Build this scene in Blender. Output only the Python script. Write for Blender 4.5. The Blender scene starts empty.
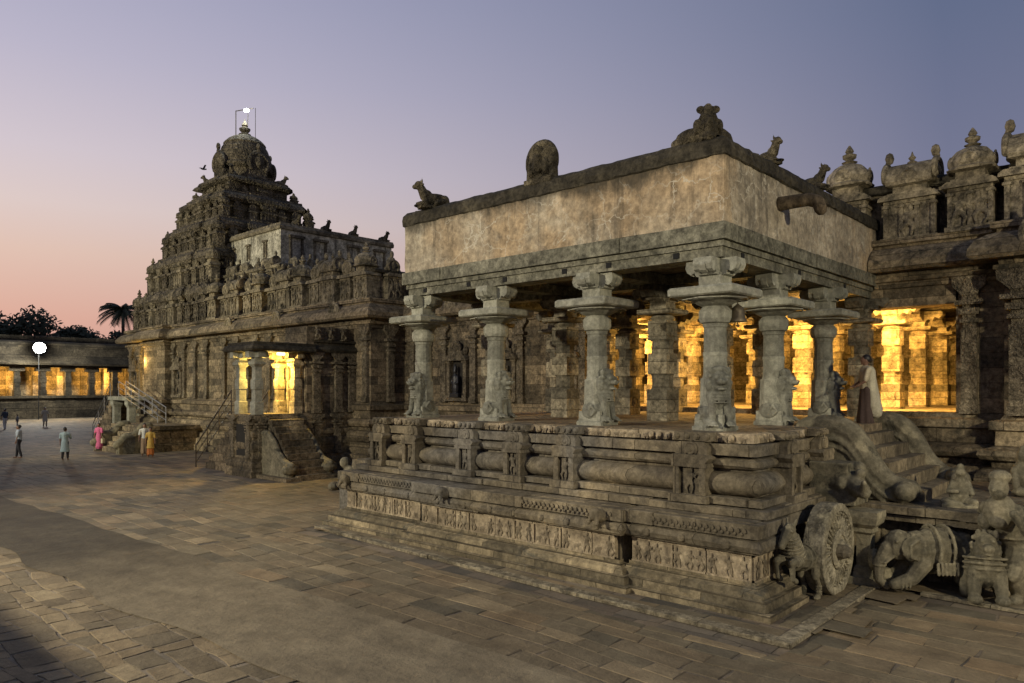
import bpy, math, random
from mathutils import Vector, Matrix, noise
PI = math.pi
S = bpy.context.scene
COL = S.collection
RND = random.Random(11)

# ------------------------------------------------------------------ camera
YAW = math.atan2(.6754, .7375)
cam = bpy.data.objects.new('camera', bpy.data.cameras.new('camera'))
COL.objects.link(cam)
cam.location = (0, 0, 3.6)
cam.rotation_euler = (PI/2, 0, YAW - PI/2)
cam.data.sensor_width = 36
cam.data.lens = 36 * 730 / 1024
cam.data.shift_y = 45.5 / 1024
cam.data.clip_end = 3000
cam.data.clip_start = .1
S.camera = cam

# ------------------------------------------------------------------ sky: dusk gradient round the compass and up
W = bpy.data.worlds.new('World'); S.world = W; W.use_nodes = True
nt = W.node_tree; nt.nodes.clear()
def wn(t, **k):
    n = nt.nodes.new(t)
    for a, b in k.items(): setattr(n, a, b)
    return n
tc = wn('ShaderNodeTexCoord'); sep = wn('ShaderNodeSeparateXYZ')
nt.links.new(tc.outputs['Generated'], sep.inputs[0])
# horizontal nearness to the afterglow (compass direction G)
dot = wn('ShaderNodeVectorMath', operation='DOT_PRODUCT'); nt.links.new(tc.outputs['Generated'], dot.inputs[0])
GL = Vector((-.1, 1, 0)).normalized()
dot.inputs[1].default_value = GL
az = wn('ShaderNodeMapRange'); az.inputs[1].default_value = .1; az.inputs[2].default_value = 1.0
nt.links.new(dot.outputs['Value'], az.inputs[0])
def ramp(stops):
    r = wn('ShaderNodeValToRGB'); e = r.color_ramp.elements
    while len(e) < len(stops): e.new(.5)
    for i, (p, c) in enumerate(stops):
        e[i].position = p; e[i].color = tuple((x/255)**2.2 for x in c) + (1,)
    nt.links.new(sep.outputs['Z'], r.inputs[0]); return r
glow = ramp([(0, (198, 146, 132)), (.08, (222, 172, 154)), (.157, (228, 196, 180)), (.21, (226, 206, 201)), (.27, (216, 203, 210)), (.37, (194, 188, 207)), (.6, (146, 154, 190))])
cool = ramp([(0, (142, 126, 134)), (.12, (130, 123, 142)), (.25, (116, 119, 144)), (.42, (98, 108, 136)), (.7, (82, 95, 124))])
mix = wn('ShaderNodeMixRGB'); nt.links.new(az.outputs[0], mix.inputs[0]); nt.links.new(cool.outputs[0], mix.inputs[1]); nt.links.new(glow.outputs[0], mix.inputs[2])
nish = wn('ShaderNodeTexSky', sky_type='NISHITA'); nish.sun_disc = False
nish.sun_elevation = math.radians(1); nish.sun_rotation = math.radians(5)
add = wn('ShaderNodeMixRGB', blend_type='ADD'); add.inputs[0].default_value = .002
nt.links.new(mix.outputs[0], add.inputs[1]); nt.links.new(nish.outputs[0], add.inputs[2])
bg = wn('ShaderNodeBackground'); nt.links.new(add.outputs[0], bg.inputs[0]); bg.inputs[1].default_value = 1.0
wo = wn('ShaderNodeOutputWorld'); nt.links.new(bg.outputs[0], wo.inputs[0])

# ------------------------------------------------------------------ floodlights of the temple yard (all out of frame)
def lamp(name, kind, loc, energy, color, size=.3, target=None, angle=None, blend=.6):
    d = bpy.data.lights.new(name, kind); d.energy = energy; d.color = color
    if kind in ('POINT', 'SPOT'): d.shadow_soft_size = size
    if kind == 'SPOT': d.spot_size = angle; d.spot_blend = blend
    o = bpy.data.objects.new(name, d); o.location = loc; COL.objects.link(o)
    if target is not None:
        o.rotation_euler = (Vector(target) - Vector(loc)).to_track_quat('-Z', 'Y').to_euler()
    return o
FLOOD = (1.0, .90, .70)
lamp('yard_floodlight', 'SPOT', (-9, 19, 9.5), 16000, FLOOD, .35, (12, 11, 2), math.radians(112), .5)
lamp('east_floodlight', 'SPOT', (7, -9, 7), 6200, (1, .88, .64), .35, (15.5, 5.5, 5.2), math.radians(76), .9)
lamp('tower_floodlight', 'SPOT', (-10, 40, 11), 30000, (1, .92, .68), .4, (24, 46, 10), math.radians(62), .7)
ORANGE = (1.0, .55, .13)
S.view_settings.view_transform = 'Standard'
S.view_settings.look = 'None'
S.view_settings.exposure = 0
S.view_settings.gamma = 1
S.cycles.max_bounces = 5
S.cycles.sample_clamp_indirect = 4

# ------------------------------------------------------------------ materials
def mat(name, cols, scale=.6, bump=.5, grain=14, joint=None, rough=.9, dark=None, streak=0, carve=0, big=None, chip=0, emit=None, band=None, crack=0, wear=0, soft=0):
    """stone-like material. cols: list of rgb, mixed by noise. joint=(w,h): block joints. dark=(rgb, amount): lichen patches."""
    cols = [(c[0]*.83, c[1]*.84, c[2]*.78) for c in cols]
    m = bpy.data.materials.new(name); m.use_nodes = True
    t = m.node_tree; t.nodes.clear()
    N = lambda k, **a: (lambda n: ([setattr(n, x, y) for x, y in a.items()], n)[1])(t.nodes.new(k))
    L = t.links.new
    out = N('ShaderNodeOutputMaterial'); b = N('ShaderNodeBsdfPrincipled'); L(b.outputs[0], out.inputs[0])
    b.inputs['Roughness'].default_value = rough; b.inputs['Specular IOR Level'].default_value = .25
    geo = N('ShaderNodeNewGeometry'); P = geo.outputs['Position']
    def noise_(sc, det=6, rg=.6, vec=None, dist=0):
        n = N('ShaderNodeTexNoise'); n.inputs['Scale'].default_value = sc; n.inputs['Detail'].default_value = det
        n.inputs['Roughness'].default_value = rg; n.inputs['Distortion'].default_value = dist; L(vec or P, n.inputs['Vector']); return n
    n1 = noise_(scale, 8, .65, dist=.4)
    r = N('ShaderNodeValToRGB'); e = r.color_ramp.elements
    while len(e) < len(cols): e.new(.5)
    for i, c in enumerate(cols):
        e[i].position = .3 + .4*i/max(1, len(cols)-1); e[i].color = (*c, 1)
    L(n1.outputs['Fac'], r.inputs[0]); col = r.outputs[0]
    def mul(c, fac_out, lo, hi, a, bb):
        mr = N('ShaderNodeMapRange'); mr.inputs[1].default_value = lo; mr.inputs[2].default_value = hi
        mr.inputs[3].default_value = a; mr.inputs[4].default_value = bb; L(fac_out, mr.inputs[0])
        x = N('ShaderNodeVectorMath', operation='SCALE'); L(c, x.inputs[0]); L(mr.outputs[0], x.inputs['Scale']); return x.outputs[0]
    n2 = noise_(grain, 5, .7)
    hs = []   # bump heights
    hs.append((n2.outputs['Fac'], .012*bump)); n3 = noise_(3.1, 6, .6); hs.append((n3.outputs['Fac'], .03*bump))
    sx = N('ShaderNodeSeparateXYZ'); L(P, sx.inputs[0])
    if joint:
        ad = N('ShaderNodeMath', operation='ADD'); L(sx.outputs[0], ad.inputs[0]); L(sx.outputs[1], ad.inputs[1])
        cb = N('ShaderNodeCombineXYZ'); L(ad.outputs[0], cb.inputs[0]); L(sx.outputs[2], cb.inputs[1])
        br = N('ShaderNodeTexBrick'); br.inputs['Scale'].default_value = 1; br.inputs['Brick Width'].default_value = joint[0]
        br.inputs['Row Height'].default_value = joint[1]; br.inputs['Mortar Size'].default_value = .008; br.inputs['Mortar Smooth'].default_value = .4
        br.inputs['Color1'].default_value = (.5, .5, .5, 1); br.inputs['Color2'].default_value = (1.38, 1.33, 1.24, 1); br.inputs['Mortar'].default_value = (.35, .33, .3, 1)
        L(cb.outputs[0], br.inputs['Vector'])
        mm = N('ShaderNodeVectorMath', operation='MULTIPLY'); L(col, mm.inputs[0]); L(br.outputs['Color'], mm.inputs[1]); col = mm.outputs[0]
        hs.append((br.outputs['Fac'], -.02))
    if carve:
        v = N('ShaderNodeTexVoronoi', feature='F1'); v.inputs['Scale'].default_value = carve; nv = noise_(carve*.7, 2, .5)
        vm = N('ShaderNodeVectorMath', operation='MULTIPLY_ADD'); L(nv.outputs['Color'], vm.inputs[0]); vm.inputs[1].default_value = (.12,)*3; L(P, vm.inputs[2]); L(vm.outputs[0], v.inputs['Vector'])
        hs.append((v.outputs['Distance'], -.22/carve*2))
        col = mul(col, v.outputs['Distance'], .35, .75, 1.06, .6)
    if chip:
        nc = noise_(chip, 3, .5); hs.append((nc.outputs['Fac'], .12))
    if big:   # large soft patches of another colour
        nb = noise_(.28, 4, .6, dist=.6); mr = N('ShaderNodeMapRange'); mr.inputs[1].default_value = .48; mr.inputs[2].default_value = .6; L(nb.outputs['Fac'], mr.inputs[0])
        mx = N('ShaderNodeMixRGB'); L(mr.outputs[0], mx.inputs[0]); L(col, mx.inputs[1]); mx.inputs[2].default_value = (*big, 1); col = mx.outputs[0]
    if streak:
        mp = N('ShaderNodeMapping'); mp.inputs['Scale'].default_value = (3.2, 3.2, .22); L(P, mp.inputs[0])
        ns = noise_(1, 6, .7, mp.outputs[0]); mr = N('ShaderNodeMapRange'); mr.inputs[1].default_value = .53; mr.inputs[2].default_value = .68; mr.inputs[4].default_value = streak; L(ns.outputs['Fac'], mr.inputs[0])
        mx = N('ShaderNodeMixRGB'); L(mr.outputs[0], mx.inputs[0]); L(col, mx.inputs[1]); mx.inputs[2].default_value = (.05, .045, .035, 1); col = mx.outputs[0]
    if dark:
        nd = noise_(1.3, 8, .75, dist=.8); mr = N('ShaderNodeMapRange'); mr.inputs[1].default_value = .62-dark[1]*.25; mr.inputs[2].default_value = .72-dark[1]*.2; mr.inputs[4].default_value = .85; L(nd.outputs['Fac'], mr.inputs[0])
        mx = N('ShaderNodeMixRGB'); L(mr.outputs[0], mx.inputs[0]); L(col, mx.inputs[1]); mx.inputs[2].default_value = (*dark[0], 1); col = mx.outputs[0]
    A = soft or (.78 if crack else 1.0)
    col = mul(col, n2.outputs['Fac'], .3, .7, 1-.26*A, 1+.26*A)
    n4 = noise_(6.5, 6, .75, dist=.3); col = mul(col, n4.outputs['Fac'], .38, .62, 1-.5*A*A, 1+.42*A*A)
    n5 = noise_(1.1, 5, .7); col = mul(col, n5.outputs['Fac'], .35, .65, 1-.34*A, 1+.32*A)
    if wear: col = mul(col, geo.outputs['Pointiness'], .51, .58, 1, 1+wear)
    if crack:
        v = N('ShaderNodeTexVoronoi', feature='DISTANCE_TO_EDGE'); v.inputs['Scale'].default_value = crack; nv = noise_(1.6, 4, .6)
        vm = N('ShaderNodeVectorMath', operation='MULTIPLY_ADD'); L(nv.outputs['Color'], vm.inputs[0]); vm.inputs[1].default_value = (.9,)*3; L(P, vm.inputs[2]); L(vm.outputs[0], v.inputs['Vector'])
        nk = noise_(.9, 4, .6)
        mr = N('ShaderNodeMapRange'); mr.inputs[1].default_value = 0; mr.inputs[2].default_value = .028; mr.inputs[3].default_value = 1.0; mr.inputs[4].default_value = 0; L(v.outputs['Distance'], mr.inputs[0])
        m2 = N('ShaderNodeMath', operation='MULTIPLY'); L(mr.outputs[0], m2.inputs[0]); nkr = N('ShaderNodeMapRange'); nkr.inputs[1].default_value = .38; nkr.inputs[2].default_value = .62; nkr.inputs[4].default_value = .95; L(nk.outputs['Fac'], nkr.inputs[0]); L(nkr.outputs[0], m2.inputs[1])
        mx = N('ShaderNodeMixRGB'); L(m2.outputs[0], mx.inputs[0]); L(col, mx.inputs[1]); mx.inputs[2].default_value = (.58, .53, .41, 1); col = mx.outputs[0]
    if band:  # a black growth hanging down from the coping to height z0 with a ragged edge
        z0, amp, rgb = band
        mp = N('ShaderNodeMapping'); mp.inputs['Scale'].default_value = (.42, .42, .16); L(P, mp.inputs[0])
        nb = noise_(1, 8, .72, mp.outputs[0])
        a1 = N('ShaderNodeMath', operation='MULTIPLY_ADD'); L(nb.outputs['Fac'], a1.inputs[0]); a1.inputs[1].default_value = amp; L(sx.outputs[2], a1.inputs[2])
        mr = N('ShaderNodeMapRange'); mr.inputs[1].default_value = z0+amp*.5-.04; mr.inputs[2].default_value = z0+amp*.5+.3; mr.inputs[4].default_value = .86; L(a1.outputs[0], mr.inputs[0])
        mx = N('ShaderNodeMixRGB'); L(mr.outputs[0], mx.inputs[0]); L(col, mx.inputs[1]); mx.inputs[2].default_value = (*rgb, 1); col = mx.outputs[0]
    L(col, b.inputs['Base Color'])
    prev = None
    for h, dist in hs:
        bu = N('ShaderNodeBump'); bu.inputs['Distance'].default_value = abs(dist)*3; bu.invert = dist < 0; bu.inputs['Strength'].default_value = .75
        L(h, bu.inputs['Height'])
        if prev: L(prev.outputs[0], bu.inputs['Normal'])
        prev = bu
    L(prev.outputs[0], b.inputs['Normal'])
    return m

def plain(name, c, rough=.6, metal=0, emit=0, ecol=None, nz=.15):
    m = bpy.data.materials.new(name); m.use_nodes = True; t = m.node_tree; b = t.nodes['Principled BSDF']
    b.inputs['Base Color'].default_value = (*c, 1); b.inputs['Roughness'].default_value = rough; b.inputs['Metallic'].default_value = metal
    if emit:
        b.inputs['Emission Color'].default_value = (*(ecol or c), 1); b.inputs['Emission Strength'].default_value = emit
    elif nz:
        n = t.nodes.new('ShaderNodeTexNoise'); n.inputs['Scale'].default_value = 25
        g = t.nodes.new('ShaderNodeNewGeometry'); t.links.new(g.outputs['Position'], n.inputs['Vector'])
        mr = t.nodes.new('ShaderNodeMapRange'); mr.inputs[1].default_value = .3; mr.inputs[2].default_value = .7; mr.inputs[3].default_value = 1-nz; mr.inputs[4].default_value = 1+nz
        x = t.nodes.new('ShaderNodeVectorMath'); x.operation = 'SCALE'; x.inputs[0].default_value = c
        t.links.new(n.outputs['Fac'], mr.inputs[0]); t.links.new(mr.outputs[0], x.inputs['Scale']); t.links.new(x.outputs[0], b.inputs['Base Color'])
    return m

LICH = (.035, .034, .026)
STONE = mat('weathered_granite', [(.15, .12, .085), (.23, .185, .13), (.30, .245, .17)], joint=(1.45, .37), dark=(LICH, .35), bump=.8)
CARVED = mat('carved_granite', [(.15, .125, .09), (.24, .195, .14), (.31, .26, .185)], carve=19, dark=(LICH, .3), bump=.9)
BASE = mat('plinth_stone', [(.15, .125, .095), (.22, .185, .135), (.29, .24, .17)], scale=1.1, dark=((.06, .052, .04), .3), bump=.55, big=(.16, .145, .115), joint=(1.25, 7), soft=.8)
FOOT = mat('plinth_footing_stone', [(.19, .155, .105), (.27, .225, .155), (.35, .29, .20)], scale=1.4, bump=.6, dark=((.09, .085, .065), .3), joint=(1.1, .145), soft=.8)
RELIEF = mat('relief_stone', [(.17, .135, .095), (.25, .20, .14), (.33, .27, .19)], scale=2.2, bump=.5, chip=0, wear=.7, soft=.8, dark=((.06, .052, .04), .25))
GREY = mat('grey_pillar_granite', [(.155, .15, .13), (.22, .215, .18), (.285, .275, .23)], scale=1.5, bump=.42, chip=0, dark=((.11, .10, .08), .2), wear=.5, soft=.72)
SQP = mat('square_pillar_granite', [(.19, .17, .135), (.27, .24, .185), (.34, .30, .23)], scale=1.8, bump=.6, joint=(60, .3))
PLASTER = mat('stained_plaster', [(.24, .20, .15), (.46, .39, .30), (.40, .34, .26), (.70, .64, .53)], scale=1.3, bump=.7, grain=9, band=(7.60, 2.2, (.04, .036, .026)), crack=1.5, streak=.6, big=(.40, .30, .18), dark=((.20, .165, .12), .25))
COPING = mat('blackened_coping', [(.028, .024, .017), (.055, .047, .034), (.10, .085, .06)], scale=1.2, bump=1.1)
WHITEWALL = mat('old_limewash', [(.30, .27, .21), (.50, .46, .38), (.68, .63, .53)], scale=.7, bump=.6, streak=.8, dark=((.12, .105, .08), .35))
TOWERM = mat('tower_stucco', [(.10, .085, .062), (.22, .18, .13), (.36, .30, .21)], scale=.7, carve=7.5, bump=1.0, dark=((.03, .028, .02), .45), streak=.6)
SHRINE = mat('roof_shrine_stucco', [(.12, .10, .07), (.26, .215, .15), (.38, .32, .23)], scale=.9, bump=1.0, dark=((.03, .028, .02), .5), streak=.5)
STATUE = mat('statue_stone', [(.11, .10, .075), (.20, .175, .125), (.29, .25, .175)], scale=2.6, bump=.45, carve=0, dark=(LICH, .3), wear=.6, soft=.75)
BULLM = mat('roof_statue_stucco', [(.045, .038, .027), (.10, .082, .055), (.30, .25, .17)], scale=1.6, bump=1.0, chip=7)
CEIL = mat('ceiling_granite', [(.12, .10, .075), (.18, .15, .11), (.24, .20, .15)], joint=(1.2, 5), bump=.8)
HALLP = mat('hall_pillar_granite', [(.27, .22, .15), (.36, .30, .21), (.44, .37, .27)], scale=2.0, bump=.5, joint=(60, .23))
FARROOF = mat('cloister_roof_stone', [(.03, .026, .02), (.06, .05, .038), (.09, .075, .055)], scale=.5, bump=.8, joint=(2.2, .9))

BEAMM = mat('beam_granite', [(.12, .115, .09), (.19, .18, .14), (.26, .245, .195)], scale=1.6, bump=.8, dark=((.07, .065, .05), .3))

# ------------------------------------------------------------------ mesh builder
class MB:
    def __init__(s): s.v = []; s.f = []; s.M = Matrix.Identity(4)
    def at(s, x=0, y=0, z=0, rz=0, sc=1):
        s.M = Matrix.Translation((x, y, z)) @ Matrix.Rotation(rz, 4, 'Z') @ Matrix.Diagonal((sc, sc, sc, 1)); return s
    def add(s, vs, fs, M=None):
        T = s.M if M is None else s.M @ M
        k = len(s.v); s.v += [tuple(T @ Vector(p)) for p in vs]; s.f += [tuple(i+k for i in f) for f in fs]
    def box(s, x0, x1, y0, y1, z0, z1, j=0):
        if j:
            r = RND.uniform; vs = [(x+r(-j, j), y+r(-j, j), z+r(-j, j)) for x, y, z in ((x0,y0,z0),(x1,y0,z0),(x1,y1,z0),(x0,y1,z0),(x0,y0,z1),(x1,y0,z1),(x1,y1,z1),(x0,y1,z1))]
        else: vs = [(x0,y0,z0),(x1,y0,z0),(x1,y1,z0),(x0,y1,z0),(x0,y0,z1),(x1,y0,z1),(x1,y1,z1),(x0,y1,z1)]
        s.add(vs, [(0,3,2,1),(4,5,6,7),(0,1,5,4),(1,2,6,5),(2,3,7,6),(3,0,4,7)])
    def prism(s, poly, z0, z1):
        n = len(poly); s.add([(x, y, z0) for x, y in poly]+[(x, y, z1) for x, y in poly],
              [tuple(range(n-1, -1, -1)), tuple(range(n, 2*n))]+[(i, (i+1) % n, n+(i+1) % n, n+i) for i in range(n)])
    def plate(s, poly, y0, y1):
        """polygon in local x,z extruded from y0 to y1"""
        n = len(poly); s.add([(x, y0, z) for x, z in poly]+[(x, y1, z) for x, z in poly],
              [tuple(range(n)), tuple(range(2*n-1, n-1, -1))]+[(i, n+i, n+(i+1) % n, (i+1) % n) for i in range(n)])
    def lathe(s, prof, n=16, cx=0, cy=0, rot=0, sq=None):
        vs = []; fs = []
        for r, z in prof:
            for k in range(n):
                a = rot+2*PI*k/n; q = 1
                vs.append((cx+r*q*math.cos(a), cy+r*q*math.sin(a), z))
        m = len(prof)
        for i in range(m-1):
            for k in range(n):
                a = i*n+k; b = i*n+(k+1) % n; fs.append((a, b, b+n, a+n))
        fs.append(tuple(range(n-1, -1, -1))); fs.append(tuple(range((m-1)*n, m*n))); s.add(vs, fs)
    def sqlathe(s, prof, cx=0, cy=0, ratio=1):
        """square-plan lathe: prof (half width, z)"""
        vs = []; fs = []
        for r, z in prof: vs += [(cx-r*ratio, cy-r, z), (cx+r*ratio, cy-r, z), (cx+r*ratio, cy+r, z), (cx-r*ratio, cy+r, z)]
        for i in range(len(prof)-1):
            for k in range(4):
                a = i*4+k; b = i*4+(k+1) % 4; fs.append((a, b, b+4, a+4))
        fs.append((3, 2, 1, 0)); m = (len(prof)-1)*4; fs.append((m, m+1, m+2, m+3)); s.add(vs, fs)
    def blob(s, c, r, rot=None, n=8, m=6):
        if not hasattr(r, '__len__'): r = (r, r, r)
        vs = [(0, 0, 1)]; fs = []
        for i in range(1, m):
            t = PI*i/m
            for k in range(n): vs.append((math.sin(t)*math.cos(2*PI*k/n), math.sin(t)*math.sin(2*PI*k/n), math.cos(t)))
        vs.append((0, 0, -1)); last = len(vs)-1
        for k in range(n): fs.append((0, 1+k, 1+(k+1) % n)); fs.append((last, last-n+(k+1) % n, last-n+k))
        for i in range(m-2):
            for k in range(n):
                a = 1+i*n+k; b = 1+i*n+(k+1) % n; fs.append((a, a+n, b+n, b))
        M = Matrix.Translation(c)
        if rot: M = M @ Matrix.Rotation(rot[0], 4, 'X') @ Matrix.Rotation(rot[1], 4, 'Y') @ Matrix.Rotation(rot[2], 4, 'Z')
        s.add(vs, fs, M @ Matrix.Diagonal((*r, 1)))
    def cap(s, p, q, r0, r1, n=8):
        """tapered limb with rounded ends"""
        p = Vector(p); q = Vector(q); d = q-p; L = d.length or 1e-4
        Q = d.to_track_quat('Z', 'Y').to_matrix().to_4x4(); vs = []; rings = []
        for a in (-80, -45, 0): rings.append((r0*math.cos(math.radians(a)), r0*math.sin(math.radians(a))))
        for a in (0, 45, 80): rings.append((r1*math.cos(math.radians(a)), L+r1*math.sin(math.radians(a))))
        for r, z in rings:
            for k in range(n): vs.append((r*math.cos(2*PI*k/n), r*math.sin(2*PI*k/n), z))
        fs = [(i*n+k, i*n+(k+1) % n, (i+1)*n+(k+1) % n, (i+1)*n+k) for i in range(5) for k in range(n)]
        fs += [tuple(range(n-1, -1, -1)), tuple(range(5*n, 6*n))]
        s.add(vs, fs, Matrix.Translation(p) @ Q)
    def tube(s, pts, rr, n=8):
        for i in range(len(pts)-1):
            a = rr[i] if hasattr(rr, '__len__') else rr; b = rr[i+1] if hasattr(rr, '__len__') else rr
            s.cap(pts[i], pts[i+1], a, b, n)
    def sweep(s, path, prof, seg=.6, jit=0, closed=False, capz=None):
        """moulding: prof (outward offset, z) swept along path; outward = left of the travel direction"""
        n = len(path); pts = []
        dirs = []
        for i in range(n if closed else n-1):
            a = Vector(path[i]); b = Vector(path[(i+1) % n]); dirs.append((b-a).normalized())
        def nrm(d): return Vector((-d.y, d.x))
        for i in range(n if closed else n-1):
            a = Vector(path[i]); b = Vector(path[(i+1) % n]); d = dirs[i]; L = (b-a).length
            d0 = dirs[i-1] if (i or closed) else d
            m = nrm(d0)+nrm(d); m = m/max(.2, m.dot(nrm(d))); pts.append((a, m))
            k = max(1, int(L/seg))
            for q in range(1, k): pts.append((a+(b-a)*(q+RND.uniform(-.25, .25))/k, nrm(d)))
            if not closed and i == n-2: pts.append((b, nrm(d)))
        vs = []; m = len(prof)
        for (p, no) in pts:
            for (o, z) in prof:
                jo = RND.uniform(-jit, jit); q = p+no*(o+jo); vs.append((q.x, q.y, z+(RND.uniform(-jit, jit)*.6 if z > .02 else 0)))
        fs = []; N = len(pts)
        for i in range(N if closed else N-1):
            for k in range(m-1):
                a = i*m+k; b = ((i+1) % N)*m+k; fs.append((a, a+1, b+1, b))
        s.add(vs, fs)
    def blocks(s, path, o0, o1, z0, z1, ln=1.1, j=.012, bev=0):
        """a course of separate stones along the path, outward face near o1"""
        for i in range(len(path)-1):
            a = Vector(path[i]); b = Vector(path[i+1]); d = (b-a).normalized(); no = Vector((-d.y, d.x)); L = (b-a).length
            t = 0 if i else 0
            while t < L-.02:
                w = min(ln*RND.uniform(.6, 1.5), L-t)
                if L-t-w < .3: w = L-t
                e0 = a+d*(t+.006); e1 = a+d*(t+w-.006); jo = RND.uniform(-j, j)*1.6; zz = RND.uniform(-j, 0); dj = RND.uniform(0, .004)
                if i == 0 or i == len(path)-2 or True:
                    x0 = e0+no*(o0-dj); x1 = e1+no*(o0-dj); y0 = e0+no*(o1+jo+RND.uniform(-j, j)*.5); y1 = e1+no*(o1+jo+RND.uniform(-j, j)*.5)
                    last_out = o1 if (t+w >= L-.02 and i < len(path)-2) else 0
                    if last_out:
                        d2 = (Vector(path[i+2])-b).normalized()
                        if d.x*d2.y-d.y*d2.x < 0: x1 = x1+d*o1*.98; y1 = y1+d*o1*.98
                    first_out = o1 if (t < .01 and i > 0) else 0
                    if first_out:
                        d2 = (a-Vector(path[i-1])).normalized()
                        if d2.x*d.y-d2.y*d.x < 0: x0 = x0-d*o1*.3; y0 = y0-d*o1*.3
                    c = .012
                    ring = [(o_, z_) for o_, z_ in ((0, z0), (1, z0), (1, z1))]
                    vs = [(x0.x, x0.y, z0+dj), (x1.x, x1.y, z0+dj), (y1.x, y1.y, z0+c), (y0.x, y0.y, z0+c),
                          (x0.x, x0.y, z1+zz), (x1.x, x1.y, z1+zz), (y1.x-no.x*c, y1.y-no.y*c, z1+zz), (y0.x-no.x*c, y0.y-no.y*c, z1+zz),
                          (y1.x, y1.y, z1+zz-c), (y0.x, y0.y, z1+zz-c)]
                    s.add(vs, [(0, 1, 2, 3), (4, 7, 6, 5), (3, 2, 8, 9), (9, 8, 6, 7), (0, 4, 5, 1), (0, 3, 9, 7, 4), (1, 5, 6, 8, 2)])
                t += w
    def mesh_in(s, me, M):
        s.add([v.co for v in me.vertices], [tuple(p.vertices) for p in me.polygons], M)
    def mesh(s, name, m, smooth=False):
        me = bpy.data.meshes.new(name); me.from_pydata(s.v, [], s.f); me.materials.append(m)
        import bmesh
        bm = bmesh.new(); bm.from_mesh(me); bmesh.ops.recalc_face_normals(bm, faces=bm.faces); bm.to_mesh(me); bm.free()
        if smooth: me.polygons.foreach_set('use_smooth', [True]*len(me.polygons))
        me.update(); return me
    def build(s, name, m, parent=None, smooth=False, **t):
        return link(name, s.mesh(name, m, smooth), parent, **t)

def link(name, me, parent=None, loc=(0, 0, 0), rz=0, sc=1, **t):
    o = bpy.data.objects.new(name, me); COL.objects.link(o); o.location = loc; o.rotation_euler = (0, 0, rz); o.scale = (sc,)*3 if not hasattr(sc, '__len__') else sc
    if parent: o.parent = parent
    tag(o, **t); return o
def tag(o, label=None, cat=None, group=None, kind=None):
    if label: o['label'] = label
    if cat: o['category'] = cat
    if group: o['group'] = group
    if kind: o['kind'] = kind
    return o
def thing(name, label, cat, loc=(0, 0, 0), rz=0, group=None):
    o = bpy.data.objects.new(name, None); COL.objects.link(o); o.location = loc; o.rotation_euler = (0, 0, rz); o.empty_display_size = .2
    return tag(o, label, cat, group)
def bake(mb, name, m, voxel=.03, smooth=2, bev=0, dec=0):
    """fuse overlapping blobs into one continuous sculpted skin"""
    me = mb.mesh(name+'_src', m); o = bpy.data.objects.new('tmp', me); COL.objects.link(o)
    r = o.modifiers.new('r', 'REMESH'); r.mode = 'VOXEL'; r.voxel_size = voxel; r.use_smooth_shade = True
    if smooth: q = o.modifiers.new('s', 'SMOOTH'); q.iterations = smooth; q.factor = .5
    if dec: q = o.modifiers.new('d', 'DECIMATE'); q.ratio = dec
    dg = bpy.context.evaluated_depsgraph_get(); out = bpy.data.meshes.new_from_object(o.evaluated_get(dg)); out.name = name
    out.materials.clear(); out.materials.append(m); bpy.data.objects.remove(o); return out
def kudu(mb, x, y, z, r, t=.1, n=10):
    """horseshoe arch standing on a wall; local x along, y outward"""
    pts = []
    for i in range(n+1):
        a = math.radians(-35+250*i/n); pts.append((x+math.cos(a)*r, y, z+r*.75+math.sin(a)*r))
    mb.tube(pts, r*.24, 6)
    mb.plate([(x+math.cos(2*PI*k/10)*r*.86, z+r*.75+math.sin(2*PI*k/10)*r*.86) for k in range(10)], y-.05*r-t*.3, y+.02)
    mb.blob((x, y+.02, z+r*.72), (r*.35, r*.22, r*.45), n=6, m=4)
    mb.blob((x, y, z+r*2.0), (r*.2, r*.2, r*.3), n=6, m=4)
# ------------------------------------------------------------------ small carved figures reused on the walls
def dancer(seed):
    r = random.Random(seed); b = MB(); u = r.uniform; lean = u(-.06, .06)
    hip = (0, 0, .46); ch = (lean, 0, .72); hd = (lean*1.6, .02, .93)
    b.cap(hip, ch, .1, .12); b.blob(hd, (.075, .07, .09)); b.blob((hd[0], 0, 1.02), (.06, .05, .07))
    for s in (-1, 1):
        kn = (s*u(.1, .22), .05, u(.22, .32)); ft = (s*u(.04, .16), .02, .02)
        b.cap((s*.06, 0, .44), kn, .085, .06); b.cap(kn, ft, .06, .04)
        el = (ch[0]+s*u(.18, .26), .03, u(.58, .8)); hn = (el[0]+s*u(-.12, .08), .05, el[2]+u(-.18, .25))
        b.cap((ch[0]+s*.11, 0, .78), el, .05, .04); b.cap(el, hn, .04, .03)
    return bake(b, 'dancer', RELIEF, .034, 1)
def beast(seed):
    r = random.Random(seed); b = MB(); u = r.uniform
    b.blob((0, 0, .42), (.34, .13, .2)); b.blob((.36, .03, .62+u(-.1, .1)), (.16, .12, .17)); b.cap((.25, 0, .45), (.36, 0, .6), .15, .12)
    for x in (-.26, -.14, .16, .3): b.cap((x, 0, .35), (x+u(-.1, .14), .03, .04), .07, .05)
    b.tube([(-.32, 0, .45), (-.46, 0, .6), (-.4, 0, .8)], .04)
    return bake(b, 'beast', RELIEF, .05, 1)
DANCERS = [dancer(s) for s in range(5)]; BEASTS = [beast(s) for s in (3, 4)]
def put_fig(b, me, x, y, z, h, flat=.55, flip=1):
    b.mesh_in(me, Matrix.Translation((x, y, z)) @ Matrix.Diagonal((h*flip, h*flat, h, 1)))

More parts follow.
